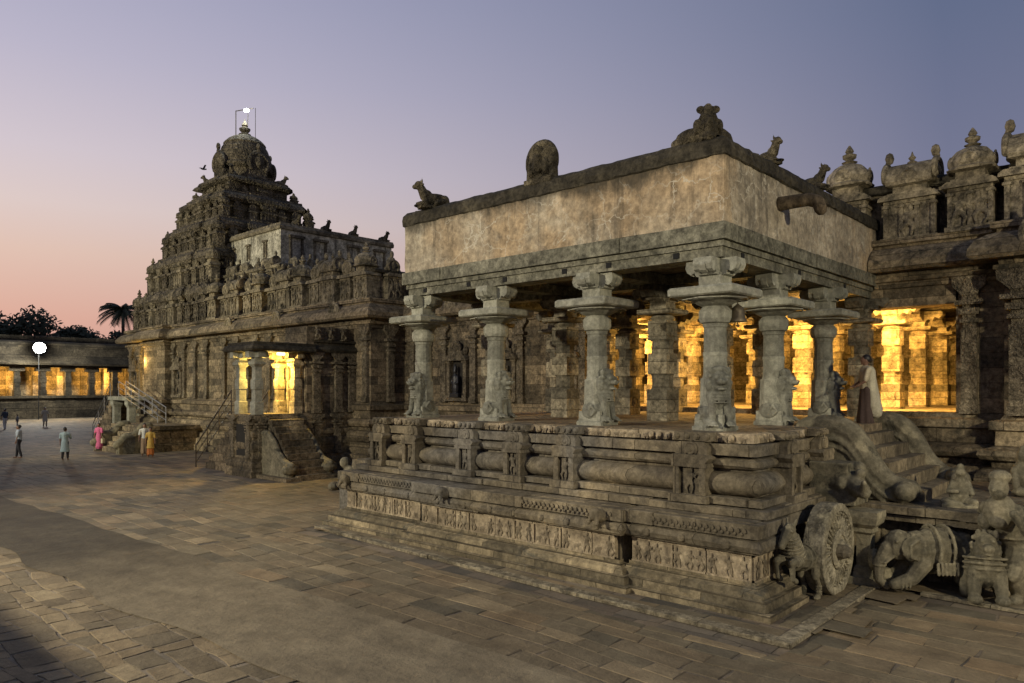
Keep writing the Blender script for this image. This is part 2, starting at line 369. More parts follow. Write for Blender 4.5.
def lion_mesh():
    b = MB()
    b.box(-.29, .29, -.3, .36, 0, .1)
    for s in (-1, 1):
        b.blob((s*.19, .02, .3), (.14, .26, .22)); b.cap((s*.2, .05, .2), (s*.2, .34, .14), .09, .07)   # haunch and hind foot
        b.cap((s*.13, .26, .62), (s*.15, .33, .14), .085, .06); b.blob((s*.15, .38, .14), (.07, .1, .05))
        b.blob((s*.1, .42, .98), .045); b.blob((s*.16, .28, 1.1), (.05, .05, .08)); b.blob((s*.15, .22, .85), (.1, .13, .16))
    b.cap((0, .0, .35), (0, .2, .75), .26, .22); b.blob((0, .22, .8), (.22, .2, .24)); b.blob((0, .3, .94), (.17, .17, .17))
    b.blob((0, .45, .9), (.11, .11, .06)); b.blob((0, .43, .77), (.09, .08, .035)); b.blob((0, .24, 1.12), (.17, .14, .08))
    for k in range(5):
        for q in range(7):
            a = math.radians(-100+q*33); rr = .2+.02*(k % 2)
            b.blob((math.sin(a)*rr, .3-.07*k, .92+math.cos(a)*rr-.02*k), .045, n=6, m=4)
    for s in (-1, 1):
        for q in range(3): b.cap((s*.15+(q-1)*.045, .42, .13), (s*.15+(q-1)*.05, .5, .1), .024, .018, 6); b.cap((s*.2+(q-1)*.045, .36, .13), (s*.2+(q-1)*.05, .43, .1), .024, .018, 6)
        b.blob((s*.06, .53, .93), .025, n=6, m=4); b.tube([(s*.3, .0, .25), (s*.33, .1, .42), (s*.3, .18, .3), (s*.31, .1, .22)], .03, 6)
    for k in range(4): b.tube([(.0+.2*math.sin(t), .2+.2*math.cos(t), .52+.055*k) for t in [-1.4+2.8*q/8 for q in range(9)]], .018, 5)
    return bake(b, 'seated_lion', GREY, .017, 1)
LION = lion_mesh()
def pillar_meshes():
    b = MB(); n = 16
    b.sqlathe([(.31, 0), (.31, .07), (.28, .09), (.27, .3)])
    b.lathe([(.29, .28), (.27, .95), (.262, .97)], 8, rot=PI/8)
    b.lathe([(.25, .9), (.218, 1.05), (.214, 1.38)], n)
    b.lathe([(.224, 1.38), (.226, 1.45), (.212, 1.46), (.205, 1.90), (.222, 1.92), (.228, 1.98), (.27, 2.0), (.30, 2.08), (.30, 2.22), (.25, 2.28), (.22, 2.31)], n)
    sh = b.mesh('shaft', GREY)
    b = MB()
    b.lathe([(.23, 2.3), (.30, 2.33), (.46, 2.42), (.56, 2.47)], 16); b.sqlathe([(.60, 2.465), (.635, 2.49), (.635, 2.60), (.60, 2.635), (.3, 2.65)])
    b.tube([(.62*math.cos(a*PI/4), .62*math.sin(a*PI/4), 2.425) for a in range(9)], .012)
    ab = b.mesh('abacus', GREY)
    b = MB(); b.sqlathe([(.24, 2.64), (.22, 2.68), (.22, 2.9)])
    for rz in (0, PI/2):
        b.at(rz=rz); dz = .004 if rz else 0
        b.plate([(-.5, 3.165-dz), (-.52, 3.04), (-.48, 2.95), (-.4, 2.91), (-.33, 2.94), (-.3, 2.87), (-.2, 2.85-dz), (.2, 2.85-dz), (.3, 2.87), (.33, 2.94), (.4, 2.91), (.48, 2.95), (.52, 3.04), (.5, 3.165-dz)], -.18, .18)
        b.plate([(-.5, 3.12), (-.54, 3.02), (-.49, 2.93), (-.4, 2.89), (-.4, 3.12)], -.06, .06); b.plate([(.5, 3.12), (.4, 3.12), (.4, 2.89), (.49, 2.93), (.54, 3.02)], -.06, .06)
    b.at(); br = b.mesh('bracket', GREY)
    return sh, ab, br
P_SHAFT, P_ABA, P_BRA = pillar_meshes()
def sq_pillar(m, hw=.25, H=3.17):
    b = MB(); c = .12
    def block(z0, z1, w): b.sqlathe([(w-.015, z0), (w, z0+.02), (w, z1-.02), (w-.015, z1)])
    block(0, .75, hw+.02); b.lathe([(hw*1.12, .74), (hw*1.0, .8), (hw*1.0, 1.05), (hw*1.12, 1.12)], 8, rot=PI/8); block(1.11, 1.6, hw)
    b.lathe([(hw*1.12, 1.59), (hw*1.0, 1.64), (hw*1.0, 1.86), (hw*1.12, 1.92)], 8, rot=PI/8); block(1.91, 2.38, hw)
    b.lathe([(hw*.9, 2.37), (hw*1.2, 2.44), (hw*.85, 2.52)], 12); b.sqlathe([(.4, 2.52), (.44, 2.55), (.44, 2.63), (.22, 2.66), (.21, 2.85)])
    for rz in (0, PI/2, PI, -PI/2):
        for z, r_ in ((.38, .15), (1.36, .14), (2.15, .13)):
            T = Matrix.Rotation(rz, 4, 'Z') @ Matrix.Translation((0, hw+(.02 if z < .7 else 0), z)) @ Matrix.Rotation(-PI/2, 4, 'X')
            q = MB(); q.lathe([(r_, -.01), (r_, .012), (r_*.82, .016), (r_*.8, .004), (r_*.5, .006), (r_*.45, .02), (r_*.2, .028)], 12); b.add(q.v, q.f, T)
        for z in (1.13, 1.93): b.add([(-hw*1.0, hw+.008, z), (hw*1.0, hw+.008, z), (hw*1.0, hw+.008, z+.03), (-hw*1.0, hw+.008, z+.03), (-hw*1.0, hw-.02, z), (hw, hw-.02, z), (hw, hw-.02, z+.03), (-hw, hw-.02, z+.03)], [(0,1,2,3),(4,5,1,0),(3,2,6,7),(0,3,7,4),(1,5,6,2)], Matrix.Rotation(rz, 4, 'Z'))
    sh = b.mesh('shaft', m)
    b = MB()
    for rz in (0, PI/2):
        b.at(rz=rz); dz = .004 if rz else 0
        b.plate([(-.7, H-.005-dz), (-.74, H-.12), (-.62, H-.26), (-.5, H-.2), (-.44, H-.32), (-.3, H-.27), (-.24, H-.36-dz), (.24, H-.36-dz), (.3, H-.27), (.44, H-.32), (.5, H-.2), (.62, H-.26), (.74, H-.12), (.7, H-.005-dz)], -.19, .19)
    return sh, b.mesh('bracket', m)
SQ_SHAFT, SQ_BRA = sq_pillar(SQP); HP_SHAFT, HP_BRA = sq_pillar(HALLP, .24, 3.3)

# pilasters, niches and roof shrines of the walls: local x along the wall, y outward, z up
def pilaster_mesh(h=3.4, w=.17):
    b = MB(); d = .15
    b.box(-w-.03, w+.03, 0, d+.04, 0, .22); b.box(-w, w, 0, d, .22, h*.62)
    for i, (ww, dd, a, c) in enumerate(((w*.8, d*.8, .62, .66), (w*1.15, d*1.15, .66, .69), (w*.85, d*.85, .69, .72), (w*1.3, d*1.3, .72, .765), (w*.8, d*.85, .765, .79), (w*1.75, d*1.6, .79, .825), (w*.9, d*.9, .825, .86))):
        b.box(-ww, ww, 0, dd, h*a+.001*i, h*c)
    b.plate([(-w*.9, h*.86), (w*.9, h*.86), (w*1.5, h*.9), (w*2.1, h*.93), (w*2.2, h), (-w*2.2, h), (-w*2.1, h*.93), (-w*1.5, h*.9)], 0, d*1.1)
    return b.mesh('pilaster', CARVED)
PIL = pilaster_mesh()
def niche_meshes():
    b = MB(); fr = b
    for s in (-1, 1):
        b.box(s*.5-.09, s*.5+.09, 0, .22, 0, 1.45); b.box(s*.5-.14, s*.5+.14, 0, .27, 1.45, 1.55); b.box(s*.5-.12, s*.5+.12, 0, .25, -.001, .12)
    b.plate([(-.72, 1.55), (.72, 1.55), (.66, 1.7), (.5, 1.78), (-.5, 1.78), (-.66, 1.7)], 0, .36)
    b.box(-.42, .42, 0, .24, 1.78, 1.96); kudu(b, 0, .2, 1.9, .24)
    for s in (-1, 1): b.blob((s*.45, .1, 1.95), (.14, .12, .2), n=6, m=4)
    b.box(-.66, .66, 0, .3, -.14, 0)
    f = b.mesh('frame', CARVED)
    b = MB(); b.box(-.41, .41, .012, .02, 0, 1.54); rec = b.mesh('recess', plain('niche_shade', (.03, .026, .02), .95))  # flat dark plate: the shade of the hollow is put into its colour
    return f, rec
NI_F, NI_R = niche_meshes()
def fig_mesh(m, seed=2, h=1.2):
    b = MB(); put_fig(b, DANCERS[seed], 0, .1, 0.02, h, .8); b.box(-.25, .25, 0, .22, 0, .08); return b.mesh('figure', m, True)
NI_FIG = [fig_mesh(CARVED, i) for i in (1, 2, 3)]

def shrine_body(b, w, h, d):
    b.box(-w/2-.06, w/2+.06, -.2, d+.06, 0, .14)
    b.box(-w/2+.06, w/2-.06, -.2, d-.04, .14, h-.26)
    k = max(2, int(round(w/.42)))
    for i in range(k+1):
        x = -w/2+.05+(w-.1)*i/k; b.box(x-.055, x+.055, -.2, d, .14, h-.3); b.box(x-.09, x+.09, -.2, d+.04, h-.42, h-.34)
    for i in range(k):
        if k % 2 and i == k//2 or k == 2:
            x = -w/2+(w)*(i+.5)/k; put_fig(b, DANCERS[(i+k) % 5], x, d-.02, .16, (h-.5)*.92, .6)
    b.box(-w/2, w/2, -.2, d+.02, h-.3, h-.2)
    b.plate([(-w/2-.12, h-.2), (w/2+.12, h-.2), (w/2+.10, h-.1), (w/2, h-.02), (-w/2, h-.02), (-w/2-.10, h-.1)], -.2, d+.14)
def kuta(seed, w=1.0, h=1.5):
    """square little shrine with a bulbous dome"""
    b = MB(); shrine_body(b, w, h, .5); body = b
    b.at(0, .15, h-.03); r = w*.36
    b.sqlathe([(w*.42, 0), (w*.42, .08), (w*.33, .1), (w*.33, .3), (w*.5, .34)])
    b.lathe([(w*.58, .33), (w*.60, .40), (w*.54, .46), (w*.56, .62), (w*.50, .80), (w*.36, .98), (w*.16, 1.08), (w*.12, 1.12)], 8, rot=PI/8)
    for rz in (0, PI/2, PI, -PI/2):
        b.at(0, .15, h-.03, rz); kudu(b, 0, w*.5, .5, w*.17)
    b.at(); bm_ = b.mesh('shrine', SHRINE)
    b = MB(); b.at(0, .15, h-.03); b.lathe([(.13, 1.1), (.2, 1.14), (.08, 1.2), (.17, 1.28), (.18, 1.36), (.07, 1.42), (.11, 1.47), (.09, 1.53), (.02, 1.66)], 10)
    return bm_, b.mesh('finial', SHRINE)
def sala(seed, w=1.7, h=1.5):
    """oblong little shrine with a barrel roof and gable arches"""
    b = MB(); shrine_body(b, w, h, .5); z = h-.03
    b.at(0, .15, z); b.sqlathe([(.36, 0), (.36, .08), (.28, .1), (.28, .28), (.4, .32)], ratio=w/.85)
    prof = [(.42, .32), (.46, .42), (.44, .62), (.34, .84), (.16, 1.0), (0, 1.04), (-.16, 1.0), (-.34, .84), (-.44, .62), (-.46, .42), (-.42, .32)]
    vs = []; fs = []
    for x in (-w*.44, w*.44): vs += [(x, y, zz) for y, zz in prof]
    n = len(prof); fs = [tuple(range(n)), tuple(range(2*n-1, n-1, -1))]+[(i, i+1, n+i+1, n+i) for i in range(n-1)]+[(0, n, 2*n-1, n-1)]
    b.add(vs, fs)
    for s in (-1, 1):
        b.at(s*w*.45, .15, z, -s*PI/2); kudu(b, 0, .04, .42, .36, n=12)
        b.blob((0, 0, 1.3), (.12, .12, .2), n=6, m=4)
    b.at(0, .15, z)
    for x in ((-.3, .3) if w > 1.5 else (0,)): kudu(b, x*w*.6, .44, .42, .17)
    b.at(); bm_ = b.mesh('shrine', SHRINE)
    b = MB(); b.at(0, .15, z)
    for x in ((-w*.25, 0, w*.25) if w > 1.5 else (0,)): b.lathe([(.1, 1.02), (.13, 1.06), (.05, 1.12), (.1, 1.2), (.04, 1.28), (.01, 1.4)], 8, cx=x)
    return bm_, b.mesh('finial', SHRINE)
def panj(seed, w=.8, h=1.5):
    """small shrine crowned by one big horseshoe arch and a seated figure"""
    b = MB(); shrine_body(b, w, h, .38); z = h-.03
    b.at(0, .05, z); b.box(-w*.36, w*.36, -.2, .2, 0, .3); kudu(b, 0, .22, .18, w*.4, n=12); b.blob((0, .05, .5), (w*.36, .25, .5)); b.blob((0, .1, 1.1), (.1, .1, .2))
    for s in (-1, 1): b.blob((s*w*.42, .1, .2), (.12, .12, .24), n=6, m=4)
    b.at(); return b.mesh('shrine', SHRINE), None
ROOFS = [kuta(1), sala(1), panj(1), sala(2, 1.25)]
def recolor(me, m): c = me.copy(); c.materials.clear(); c.materials.append(m); return c
TROOFS = [(recolor(a, TOWERM), recolor(f, TOWERM) if f else None) for a, f in ROOFS]
def put_shrine(parent, k, x, y, z, rz, sc=1, set_=ROOFS):
    a, f = set_[k]; o = link('miniature_shrine', a, parent, (x, y, z), rz, sc)
    if f: link('finial', f, o)
    return o

# ------------------------------------------------------------------ people
def mixmat(name, c): return plain(name, c, .85)
SKIN = plain('skin', (.20, .11, .07), .6); HAIR = plain('hair', (.012, .01, .009), .5)
def person(loc, rz, h, label, top, bottom, dress=False, shawl=None, arm=(0, 0), stride=.12, group=None, bag=None, dhoti=False):
    """standing figure facing local +y; heights are fractions of 1.7 m"""
    t = thing('person', label, 'person', loc, rz, group); k = h/1.7
    def MBs(): b = MB(); b.M = Matrix.Diagonal((k, k, k, 1)); return b
    b = MBs(); V = Vector
    hipz = .92; sh = 1.4
    legs = []
    for s in (-1, 1):
        hip = V((s*.09, 0, hipz)); kn = V((s*.10, .04+s*stride*.4, .5)); an = V((s*.11, s*stride, .08)); legs.append((hip, kn, an))
        b.cap(hip, kn, .085, .055); b.cap(kn, an, .055, .038); b.cap(an+V((0, 0, -.03)), an+V((0, .14, -.045)), .036, .03)
    b.cap((0, 0, hipz), (0, 0, 1.12), .13, .115); b.cap((0, 0, 1.12), (0, .0, 1.34), .12, .14)
    b.cap((-.12, 0, sh-.02), (.12, 0, sh-.02), .065, .065); b.cap((0, 0, 1.4), (0, .015, 1.53), .052, .05)
    b.blob((0, .025, 1.6), (.078, .096, .115), n=12, m=8); b.blob((0, .118, 1.59), (.014, .02, .024)); b.blob((0, .10, 1.545), (.03, .02, .012)); b.blob((0, .095, 1.515), (.03, .025, .02))
    for s in (-1, 1): b.blob((s*.08, .02, 1.59), (.012, .02, .03)); b.blob((s*.03, .112, 1.615), (.014, .01, .009))
    arms = []
    for s, a in ((-1, arm[0]), (1, arm[1])):
        e = V((s*.235, .04+.08*a, 1.12)); hnd = V((s*(.25-.1*a), .06+.26*a, .86+.36*a)); S0 = V((s*.185, 0, sh-.03)); arms.append((S0, e, hnd))
        b.cap(S0, e, .048, .038); b.cap(e, hnd, .038, .026); d = (hnd-e).normalized()
        b.cap(hnd, hnd+d*.07, .03, .026)
        for q in range(4): b.cap(hnd+d*.08+V((s*.002, (q-1.5)*.018, 0)), hnd+d*(.15-.012*abs(q-1.5))+V((0, (q-1.5)*.02+.012, 0)), .009, .008, 6)
        b.cap(hnd+d*.03+V((0, .025, 0)), hnd+d*.08+V((0, .05, 0)), .011, .009, 6)
    link('body', bake(b, 'body', SKIN, .013*k+.002, 1), t)
    b = MBs(); g = .018
    b.cap((0, 0, hipz+.04), (0, 0, 1.12), .135+g, .12+g); b.cap((0, 0, 1.12), (0, 0, 1.34), .12+g, .14+g); b.cap((-.13, 0, sh-.03), (.13, 0, sh-.03), .07+g, .07+g)
    for (S0, e, hnd) in arms: b.cap(S0, S0.lerp(e, .85), .052+g, .05+g)
    if dress: b.lathe([(.13, 1.1), (.17, .95), (.2, .6), (.235, .42 if dress is True else dress), (.2, .44 if dress is True else dress+.02)], 14)
    link('kurta' if dress else 'shirt', bake(b, 'top', top, .02, 2), t)
    b = MBs()
    if dhoti:
        q_ = MB(); n = 40; R = [(.10, 1.0, 0), (.155, .92, .02), (.16, .75, .05), (.165, .5, .08), (.18, .25, .11), (.17, .14, .12), (.12, .14, .1)]
        vs = [(math.cos(2*PI*i/n)*r_*(1+w*math.sin(2*PI*i/n*6+z*2)), math.sin(2*PI*i/n)*r_*(1+w*math.sin(2*PI*i/n*6+z*2))*.9+(.92-z)*.05, z) for r_, z, w in R for i in range(n)]
        b.add(vs, [(j*n+i, j*n+(i+1) % n, (j+1)*n+(i+1) % n, (j+1)*n+i) for j in range(len(R)-1) for i in range(n)]+[tuple(range(n-1, -1, -1)), tuple(range((len(R)-1)*n, len(R)*n))])
    for (hip, kn, an) in legs:
        b.cap(hip, kn, .1, .075); b.cap(kn, an+V((0, 0, .04)), .075, .06)
    b.cap((0, 0, .9), (0, 0, .97), .14, .14)
    link('trousers' if not dhoti else 'skirt', bake(b, 'bottom', bottom, .02, 2), t)
    b = MBs(); b.blob((0, -.005, 1.635), (.09, .105, .105), n=12, m=8)
    if dress or dhoti or shawl: b.blob((0, -.09, 1.59), (.055, .05, .06))
    if group == 'long': pass
    link('hair', bake(b, 'hair', HAIR, .015, 2), t)
    if shawl:
        b = MBs(); b.cap((-.15, -.03, 1.38), (.16, -.03, 1.40), .085, .085); b.cap((-.1, -.05, 1.35), (-.05, -.13, .55), .12, .13); b.cap((.1, -.05, 1.35), (.08, -.14, .5), .12, .15)
        b.cap((0, -.06, 1.3), (.0, -.2, .42), .13, .16)
        link('shawl', bake(b, 'shawl', shawl, .02, 2), t)
    if bag:
        b = MBs(); b.box(-.38, -.28, -.02, .22, .5, .78); b.tube([(-.33, .02, .78), (-.31, .1, .9), (-.33, .18, .78)], .008); link('bag', b.mesh('bag', bag), t)
    return t
# ------------------------------------------------------------------ ground
def ground_mat(name, kind):
    m = bpy.data.materials.new(name); m.use_nodes = True; t = m.node_tree; t.nodes.clear(); L = t.links.new
    def N(k, **a):
        n = t.nodes.new(k)
        for x, y in a.items(): setattr(n, x, y)
        return n
    out = N('ShaderNodeOutputMaterial'); b = N('ShaderNodeBsdfPrincipled'); L(b.outputs[0], out.inputs[0]); b.inputs['Roughness'].default_value = .8; b.inputs['Specular IOR Level'].default_value = .3
    geo = N('ShaderNodeNewGeometry'); P = geo.outputs['Position']
    def noi(sc, det=6, rg=.6, vec=None):
        n = N('ShaderNodeTexNoise'); n.inputs['Scale'].default_value = sc; n.inputs['Detail'].default_value = det; n.inputs['Roughness'].default_value = rg; L(vec or P, n.inputs['Vector']); return n
    def rampc(fac, stops):
        r = N('ShaderNodeValToRGB'); e = r.color_ramp.elements
        while len(e) < len(stops): e.new(.5)
        for i, (p, c) in enumerate(stops): e[i].position = p; e[i].color = (*c, 1)
        L(fac, r.inputs[0]); return r.outputs[0]
    def mixc(f, a, c2, bt='MIX'):
        x = N('ShaderNodeMixRGB', blend_type=bt)
        if hasattr(f, 'links'): L(f, x.inputs[0])
        else: x.inputs[0].default_value = f
        L(a, x.inputs[1])
        if hasattr(c2, 'links'): L(c2, x.inputs[2])
        else: x.inputs[2].default_value = (*c2, 1)
        return x.outputs[0]
    def warp(sc, amt):
        n = noi(sc, 2, .5); v = N('ShaderNodeVectorMath', operation='MULTIPLY_ADD'); L(n.outputs['Color'], v.inputs[0]); v.inputs[1].default_value = (amt, amt, 0); L(P, v.inputs[2]); return v.outputs[0]
    big = noi(.16, 4, .55); fine = noi(22, 5, .75); med = noi(1.9, 6, .65)
    hs = []
    if kind == 'slabs':
        w = warp(.7, .42)
        mp = N('ShaderNodeMapping'); mp.inputs['Rotation'].default_value = (0, 0, PI/2); L(w, mp.inputs[0])
        br = N('ShaderNodeTexBrick'); br.offset = .43; br.squash = .6; br.squash_frequency = 3
        for k, v in (('Scale', 1), ('Brick Width', .86), ('Row Height', .43), ('Mortar Size', .009), ('Mortar Smooth', .3), ('Bias', -.1)): br.inputs[k].default_value = v
        br.inputs['Color1'].default_value = (0, 0, 0, 1); br.inputs['Color2'].default_value = (1, 1, 1, 1); L(mp.outputs[0], br.inputs['Vector'])
        # second random value per area for hue
        vo = N('ShaderNodeTexVoronoi'); vo.inputs['Scale'].default_value = 1.5; vo.distance = 'CHEBYCHEV'; L(w, vo.inputs['Vector'])
        sv = N('ShaderNodeSeparateColor'); L(vo.outputs['Color'], sv.inputs[0])
        c = rampc(br.outputs['Color'], [(0, (.13, .115, .095)), (.4, (.22, .19, .15)), (.7, (.27, .225, .165)), (1, (.36, .31, .24))])
        c = mixc(.42, c, rampc(sv.outputs[0], [(0, (.11, .105, .095)), (.3, (.22, .18, .14)), (.6, (.27, .205, .15)), (.85, (.20, .165, .125)), (1, (.33, .29, .22))]))
        mr = N('ShaderNodeMapRange'); mr.inputs[1].default_value = .86; mr.inputs[2].default_value = .90; mr.inputs[4].default_value = .75; L(sv.outputs[1], mr.inputs[0])
        c = mixc(mr.outputs[0], c, (.085, .085, .078))
        c = mixc(br.outputs['Fac'], c, (.12, .105, .08))
        hs.append((br.outputs['Fac'], -.012)); hs.append((br.outputs['Color'], .006))
    elif kind == 'rough':
        w = warp(1.2, .3); mp = N('ShaderNodeMapping'); mp.inputs['Rotation'].default_value = (0, 0, PI/2+.12); mp.inputs['Scale'].default_value = (1, 1, 1); L(w, mp.inputs[0])
        br = N('ShaderNodeTexBrick'); br.offset = .37; br.squash = .55; br.squash_frequency = 2
        for k, v in (('Scale', 1), ('Brick Width', .62), ('Row Height', .36), ('Mortar Size', .016), ('Mortar Smooth', 1), ('Bias', 0)): br.inputs[k].default_value = v
        br.inputs['Color1'].default_value = (0, 0, 0, 1); br.inputs['Color2'].default_value = (1, 1, 1, 1); L(mp.outputs[0], br.inputs['Vector'])
        vo = N('ShaderNodeTexVoronoi'); vo.inputs['Scale'].default_value = 1.9; vo.inputs['Randomness'].default_value = 1; L(mp.outputs[0], vo.inputs['Vector'])
        sv = N('ShaderNodeSeparateColor'); L(vo.outputs['Color'], sv.inputs[0])
        c = rampc(br.outputs['Color'], [(0, (.17, .145, .115)), (.35, (.27, .235, .185)), (.65, (.33, .28, .21)), (.85, (.23, .20, .17)), (1, (.40, .35, .27))])
        c = mixc(.55, c, rampc(sv.outputs[0], [(0, (.16, .14, .11)), (.5, (.30, .25, .19)), (1, (.40, .34, .26))]))
        na = N('ShaderNodeMath', operation='MULTIPLY_ADD'); L(med.outputs['Fac'], na.inputs[0]); na.inputs[1].default_value = .6; L(br.outputs['Fac'], na.inputs[2])
        mr = N('ShaderNodeMapRange'); mr.inputs[1].default_value = .55; mr.inputs[2].default_value = 1.1; mr.inputs[3].default_value = 0; mr.inputs[4].default_value = .45; L(na.outputs[0], mr.inputs[0])
        c = mixc(mr.outputs[0], c, (.44, .39, .30)); hs.append((br.outputs['Color'], .004))
    else:
        mp = N('ShaderNodeMapping'); mp.inputs['Scale'].default_value = (1.2, .6, 1); L(P, mp.inputs[0]); st = noi(1.4, 6, .65, mp.outputs[0])
        c = rampc(st.outputs['Fac'], [(.3, (.20, .165, .11)), (.55, (.275, .23, .155)), (.72, (.33, .28, .19))]); hs.append((st.outputs['Fac'], .02))
    for n_, lo, hi, a, bb in ((fine, .3, .7, .85, 1.15), (med, .3, .7, .78, 1.2), (big, .35, .65, .8, 1.18)):
        mr = N('ShaderNodeMapRange'); mr.inputs[1].default_value = lo; mr.inputs[2].default_value = hi; mr.inputs[3].default_value = a; mr.inputs[4].default_value = bb; L(n_.outputs['Fac'], mr.inputs[0])
        x = N('ShaderNodeVectorMath', operation='SCALE'); L(c, x.inputs[0]); L(mr.outputs[0], x.inputs['Scale']); c = x.outputs[0]
    x = N('ShaderNodeVectorMath', operation='MULTIPLY'); L(c, x.inputs[0]); x.inputs[1].default_value = (.84, .81, .73); c = x.outputs[0]
    L(c, b.inputs['Base Color']); hs += [(med.outputs['Fac'], .025), (fine.outputs['Fac'], .006)]
    prev = None
    for h, d in hs:
        bu = N('ShaderNodeBump'); bu.inputs['Distance'].default_value = abs(d)*2; bu.invert = d < 0; bu.inputs['Strength'].default_value = .8; L(h, bu.inputs['Height'])
        if prev: L(prev.outputs[0], bu.inputs['Normal'])
        prev = bu
    L(prev.outputs[0], b.inputs['Normal']); return m
SLABS = ground_mat('worn_flagstones', 'slabs'); ROUGH = ground_mat('rough_mortared_paving', 'rough'); SAND = ground_mat('sandy_cement', 'sand')
b = MB(); b.add([(-600, -600, 0), (900, -600, 0), (900, 900, 0), (-600, 900, 0)], [(0, 1, 2, 3)]); b.build('ground', SLABS, kind='structure')
def ragged_sheet(name, xa, xb, ya, yb, z, m, wob=.12):
    b = MB(); n = int((yb-ya)/.5); vs = []; 
    for i in range(n+1):
        y = ya+(yb-ya)*i/n
        vs += [(xa(y)+(noise.noise((y*.5, 3, z*99)))*wob*2, y, z), (xb(y)+noise.noise((y*.6, 9, z*99))*wob*2, y, z)]
    b.add(vs, [(2*i, 2*i+1, 2*i+3, 2*i+2) for i in range(n)]); return b.build(name, m, kind='structure')
PATH_SAND = ground_mat('graded_sandy_cement', 'sand')
def darken_far(m):   # the colour of the strip turns darker towards its far end
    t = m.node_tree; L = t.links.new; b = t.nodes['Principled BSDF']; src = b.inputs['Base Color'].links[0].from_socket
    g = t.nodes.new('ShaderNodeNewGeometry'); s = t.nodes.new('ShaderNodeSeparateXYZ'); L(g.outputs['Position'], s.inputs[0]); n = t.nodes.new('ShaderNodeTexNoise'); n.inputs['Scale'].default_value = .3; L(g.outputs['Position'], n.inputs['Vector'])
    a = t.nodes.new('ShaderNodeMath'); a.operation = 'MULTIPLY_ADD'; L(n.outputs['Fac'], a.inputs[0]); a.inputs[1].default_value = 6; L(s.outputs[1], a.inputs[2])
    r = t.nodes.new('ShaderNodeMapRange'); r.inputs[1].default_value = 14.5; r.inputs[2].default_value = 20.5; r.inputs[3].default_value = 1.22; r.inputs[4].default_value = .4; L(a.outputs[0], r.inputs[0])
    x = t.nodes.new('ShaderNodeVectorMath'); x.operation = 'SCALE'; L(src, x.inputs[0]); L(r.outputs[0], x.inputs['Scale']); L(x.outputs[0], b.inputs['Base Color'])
darken_far(PATH_SAND)
ragged_sheet('path', lambda y: 4.75-.045*(y-8), lambda y: 7.1-.035*(y-6), -12, 46, .024, PATH_SAND)
ragged_sheet('rough_paving', lambda y: -14, lambda y: 4.78-.045*(y-8), -12, 46, .004, ROUGH)

def stone_mat(name, stops, dark=None):
    m = ground_mat(name, 'sand'); t = m.node_tree; L = t.links.new
    g = t.nodes.new('ShaderNodeNewGeometry'); r = t.nodes.new('ShaderNodeValToRGB'); e = r.color_ramp.elements; r.color_ramp.interpolation = 'CONSTANT' if False else 'LINEAR'
    while len(e) < len(stops): e.new(.5)
    for i, (p, c) in enumerate(stops): e[i].position = p; e[i].color = (*c, 1)
    L(g.outputs['Random Per Island'], r.inputs[0])
    x = t.nodes.new('ShaderNodeMixRGB'); x.blend_type = 'MULTIPLY'; x.inputs[0].default_value = 1
    b = t.nodes['Principled BSDF']; src = b.inputs['Base Color'].links[0].from_socket; L(src, x.inputs[1]); L(r.outputs[0], x.inputs[2]); L(x.outputs[0], b.inputs['Base Color'])
    return m
FLAG = stone_mat('loose_flagstones', [(0, (.78, .81, .86)), (.08, (.56, .59, .63)), (.14, (.86, .87, .87)), (.45, (1.02, .97, .93)), (.7, (.90, .91, .90)), (.88, (1.16, 1.05, .96)), (1, (1.4, 1.36, 1.3))])
RUBB = stone_mat('rubble_setts', [(0, (.7, .68, .66)), (.25, (1.1, 1.05, 1.0)), (.5, (.8, .8, .8)), (.75, (1.2, 1.12, 1.03)), (1, (1.4, 1.36, 1.3))])
def flags(name, regs, m, w, h, gap, z, wob=.1, hz=.012, jc=.03):
    b = MB(); R = RND.uniform
    def wx(x, y): return x+noise.noise((x*.35, y*.3, 5))*wob*3+noise.noise((x*1.3, y*1.1, 8))*wob
    for x0, x1, y0, y1 in regs:
        x = x0+R(0, .1)
        while x < x1-.1:
            hh = min(h*R(.7, 1.35), x1-x); y = y0-R(0, w)
            while y < y1-.2:
                ww = w*R(.55, 1.6); ww = y1-y if y1-y-ww < .22 else ww; g = gap*R(.6, 1.8)
                c = [(x+g, y+g), (x+hh-g, y+g), (x+hh-g, y+ww-g), (x+g, y+ww-g)]
                c = [(wx(px, py)+R(-jc, jc)*.6, py+R(-jc, jc)+noise.noise((px, py*.5, 2))*.06) for px, py in c]
                mid = [((c[i][0]+c[(i+1) % 4][0])/2+R(-jc, jc)*.5, (c[i][1]+c[(i+1) % 4][1])/2+R(-jc, jc)*.5) for i in range(4)]
                ring = [p for i in range(4) for p in (c[i], mid[i])]
                cx = sum(p[0] for p in ring)/8; cy = sum(p[1] for p in ring)/8; zz = z+R(.3, 1)*hz; tx = R(-.006, .006); ty = R(-.006, .006); k = .955
                top = [(cx+(px-cx)*k, cy+(py-cy)*k, zz+(px-cx)*tx+(py-cy)*ty) for px, py in ring]
                b.add([(px, py, z-.004) for px, py in ring]+[(px, py, zz-.006+(px-cx)*tx) for px, py in ring]+top, [tuple(range(16, 24))]+[(8+i, 8+(i+1) % 8, 16+(i+1) % 8, 16+i) for i in range(8)]+[(i, (i+1) % 8, 8+(i+1) % 8, 8+i) for i in range(8)])
                y += ww
            x += hh
    return b.build(name, m, kind='structure')
flags('flagstone_paving', [(6.3, 9.72, 3.75, 16.4), (6.3, 13.72, -8, 3.93), (5.9, 19.5, 16.6, 25), (5.6, 13.8, 25, 44)], FLAG, .78, .40, .006, .003)
